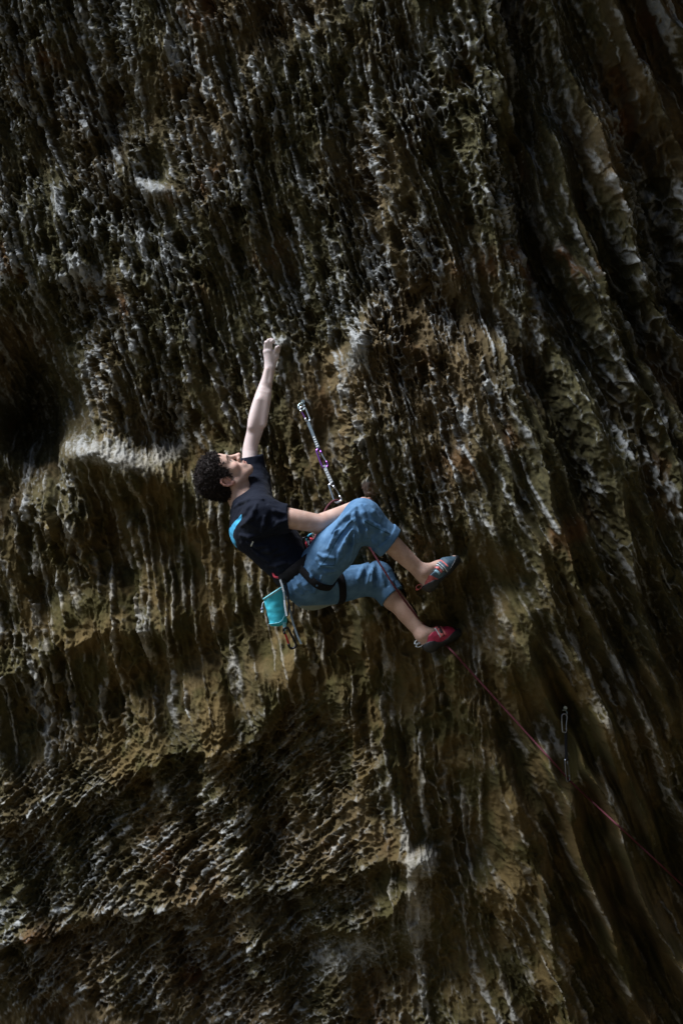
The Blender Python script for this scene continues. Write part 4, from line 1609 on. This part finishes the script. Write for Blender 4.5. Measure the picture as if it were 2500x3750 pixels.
# ---- chalk bag
def build_bag(base, rim_c, rb, rt, tilt):
    ax = (rim_c - base)
    L = ax.length
    ax = ax.normalized()
    xx = Vector((1, 0, .0))
    xx = (xx - xx.dot(ax) * ax).normalized()
    yy = ax.cross(xx)
    nu, nv = 48, 34
    co, quads, lipm, pat = [], [], [], []
    for j in range(nv + 1):
        t = j / nv
        for i in range(nu):
            a = 2 * math.pi * i / nu
            r = rb + (rt - rb) * t
            if t < .10:
                r *= math.sqrt(max(0.0, 1 - ((.10 - t) / .10) ** 2)) * .98 + .02
            r *= 1 + .035 * math.sin(3 * a + 5 * t) * t + .02 * math.sin(7 * a + 2 + 9 * t) * t
            p = base + ax * (L * (t + tilt * .55 * math.cos(a) * max(0, t - .25))) + xx * (r * math.cos(a)) + yy * (r * .92 * math.sin(a))
            n = perlin3(np.array([[p.x, p.y, p.z]], np.float32) * np.float32(38), 3)[0]
            p = p + (xx * math.cos(a) + yy * math.sin(a)) * float(.0030 * n)
            co.append(p)
            lipm.append(1.0 if t > .965 else 0.0)
            pat.append(1.0 if (.10 < t < .42 and -.62 < math.cos(a) + .35 * (t - .2) < -.18 and math.sin(a) > 0) else 0.0)
    ring0 = len(co) - nu
    for dep, rr in ((.985, .90), (.55, .84)):          # turned-in lip and lining
        for i in range(nu):
            a = 2 * math.pi * i / nu
            r = rt * rr
            co.append(base + ax * (L * (dep + tilt * .55 * math.cos(a) * .75)) + xx * (r * math.cos(a)) + yy * (r * .92 * math.sin(a)))
            lipm.append(1.0)
            pat.append(0.0)
    for j in range(nv + 2):
        for i in range(nu):
            quads.append((j * nu + i, j * nu + (i + 1) % nu, (j + 1) * nu + (i + 1) % nu, (j + 1) * nu + i))
    me = mesh_np('bag_body', np.array([tuple(c) for c in co], np.float32), np.array(quads, np.int32))
    attr(me, 'lip', np.array(lipm))
    attr(me, 'patch', np.array(pat))
    return me, ax, xx, yy, L


bag_y = -.135
base, rim = P(1021, 2294, bag_y), P(1001, 2170, bag_y)
bag = empty('chalk_bag', base)
bpy.context.view_layer.update()
tag(bag, 'turquoise chalk bag hanging behind the hips of the climber', 'chalk bag')
me, ax, xx, yy, L = build_bag(base, rim, .038, .0475, .34)
yface = yy if yy.y < 0 else -yy
bb = link('bag_body', me, BAG, bag)
TRIM = mat('pale_turquoise_piping', (.16, .46, .54), .6, var=.2)


def on_bag(t, a, off=.002):
    r = (.038 + (.0475 - .038) * t) + off
    tl = .34 * .55 * math.cos(a) * max(0, t - .25)
    return base + ax * (L * (t + tl)) + xx * (r * math.cos(a)) + yface * (r * .92 * math.sin(a))


tube('piping', [on_bag(.12, rad(d)) for d in range(200, 90, -15)] + [on_bag(.12 + .45 * (1 - math.cos(rad(d))), rad(90 - d), .0025) for d in range(0, 80, 12)], .0016, TRIM, bb, k=6)
tube('rim', [on_bag(1.0, rad(d), .0012) for d in range(0, 360, 12)], .0032, TRIM, bb, True, k=8, n=2)
d0 = on_bag(.90, rad(172), .001)
cord = tube('drawstring', [d0, d0 + Vector((-.006, -.004, -.006)), d0 + Vector((-.009, -.004, -.022)), d0 + Vector((-.008, -.004, -.036))], .0018, CORD, bag, k=8)
for dz, r0, m in ((-.030, .006, mat('grey_toggle', (.20, .20, .30), .4)), (-.043, .0055, CORD)):
    bm = bmesh.new()
    bmesh.ops.create_cone(bm, cap_ends=True, segments=14, radius1=r0, radius2=r0 * .8, depth=.011)
    bmesh.ops.bevel(bm, geom=list(bm.edges), offset=.0012, segments=2)
    bmesh.ops.transform(bm, matrix=Matrix.Translation(d0 + Vector((-.0085, -.004, dz))) @ Matrix.Rotation(rad(18), 4, 'Y'), verts=bm.verts)
    tm = bpy.data.meshes.new('toggle')
    bm.to_mesh(tm)
    bm.free()
    link('toggle', tm, m, cord)
band('carabiner_loop', [on_bag(.10, rad(55)), P(1040, 2296, bag_y - .03), P(1042, 2308, bag_y - .03), P(1045, 2296, bag_y - .022), on_bag(.10, rad(40))], .010, .0024, TRIM, (0, -1, 0), bag)
band('hanging_strap', [on_bag(.97, rad(20)), P(1033, 2140, bag_y), P(1027, 2122, bag_y + .01)], .010, .0024, WEB_GREY, (0, -1, 0), bag)

# ---- carabiner under the bag
uc = carabiner(None, P(1041, 2301, bag_y - .030), P(1077, 2372, bag_y - .026), .015, .017, .0052, ALU_BLACK, ALU_RED, (.1, -1, 0), flip=1, name='small_carabiner')
tag(uc, 'black carabiner with red gate hanging under the chalk bag', 'carabiner')

# ---- webbing hanging from the harness
gl = empty('webbing_loop', P(1030, 2118, bag_y - .05))
bpy.context.view_layer.update()
tag(gl, 'pale grey stiff webbing loop hanging from the harness beside the chalk bag', 'webbing')
yl = bag_y - .052
for nm, pts, m in (('upper_band', [P(1026, 2122, yl), P(1032, 2142, yl), P(1039, 2166, yl)], WEB_PALE),
                   ('middle_band', [P(1039, 2166, yl), P(1041, 2182, yl), P(1042, 2198, yl)], WEB_GREY),
                   ('lower_band', [P(1042, 2198, yl), P(1044, 2222, yl), P(1050, 2256, yl)], WEB_PALE)):
    band(nm, pts, .0095, .004, m, (-.5, -1, 0), gl)
tube('back_band', [P(1026, 2121, yl), P(1040, 2122, yl + .012), P(1050, 2150, yl + .02), P(1056, 2200, yl + .02), P(1055, 2245, yl + .012), P(1050, 2257, yl)], .0042, WEB_BLACK, gl, k=8)
st = band('hanging_strap', [P(1052, 2185, yl + .03), P(1058, 2215, yl + .025), P(1070, 2270, yl + .02), P(1088, 2325, yl + .02), P(1103, 2358, yl + .02)], .0095, .0026, WEB_GREY, (-.4, -1, 0))
tag(st, 'long thin grey blue strap end dangling right of the chalk bag', 'strap')
sb = band('dark_strap', [P(1072, 2170, -.05), P(1075, 2205, -.05), P(1073, 2248, -.045)], .008, .0026, WEB_BLACK, (-.6, -1, 0))
tag(sb, 'short dark strap end hanging under the trousers', 'strap')
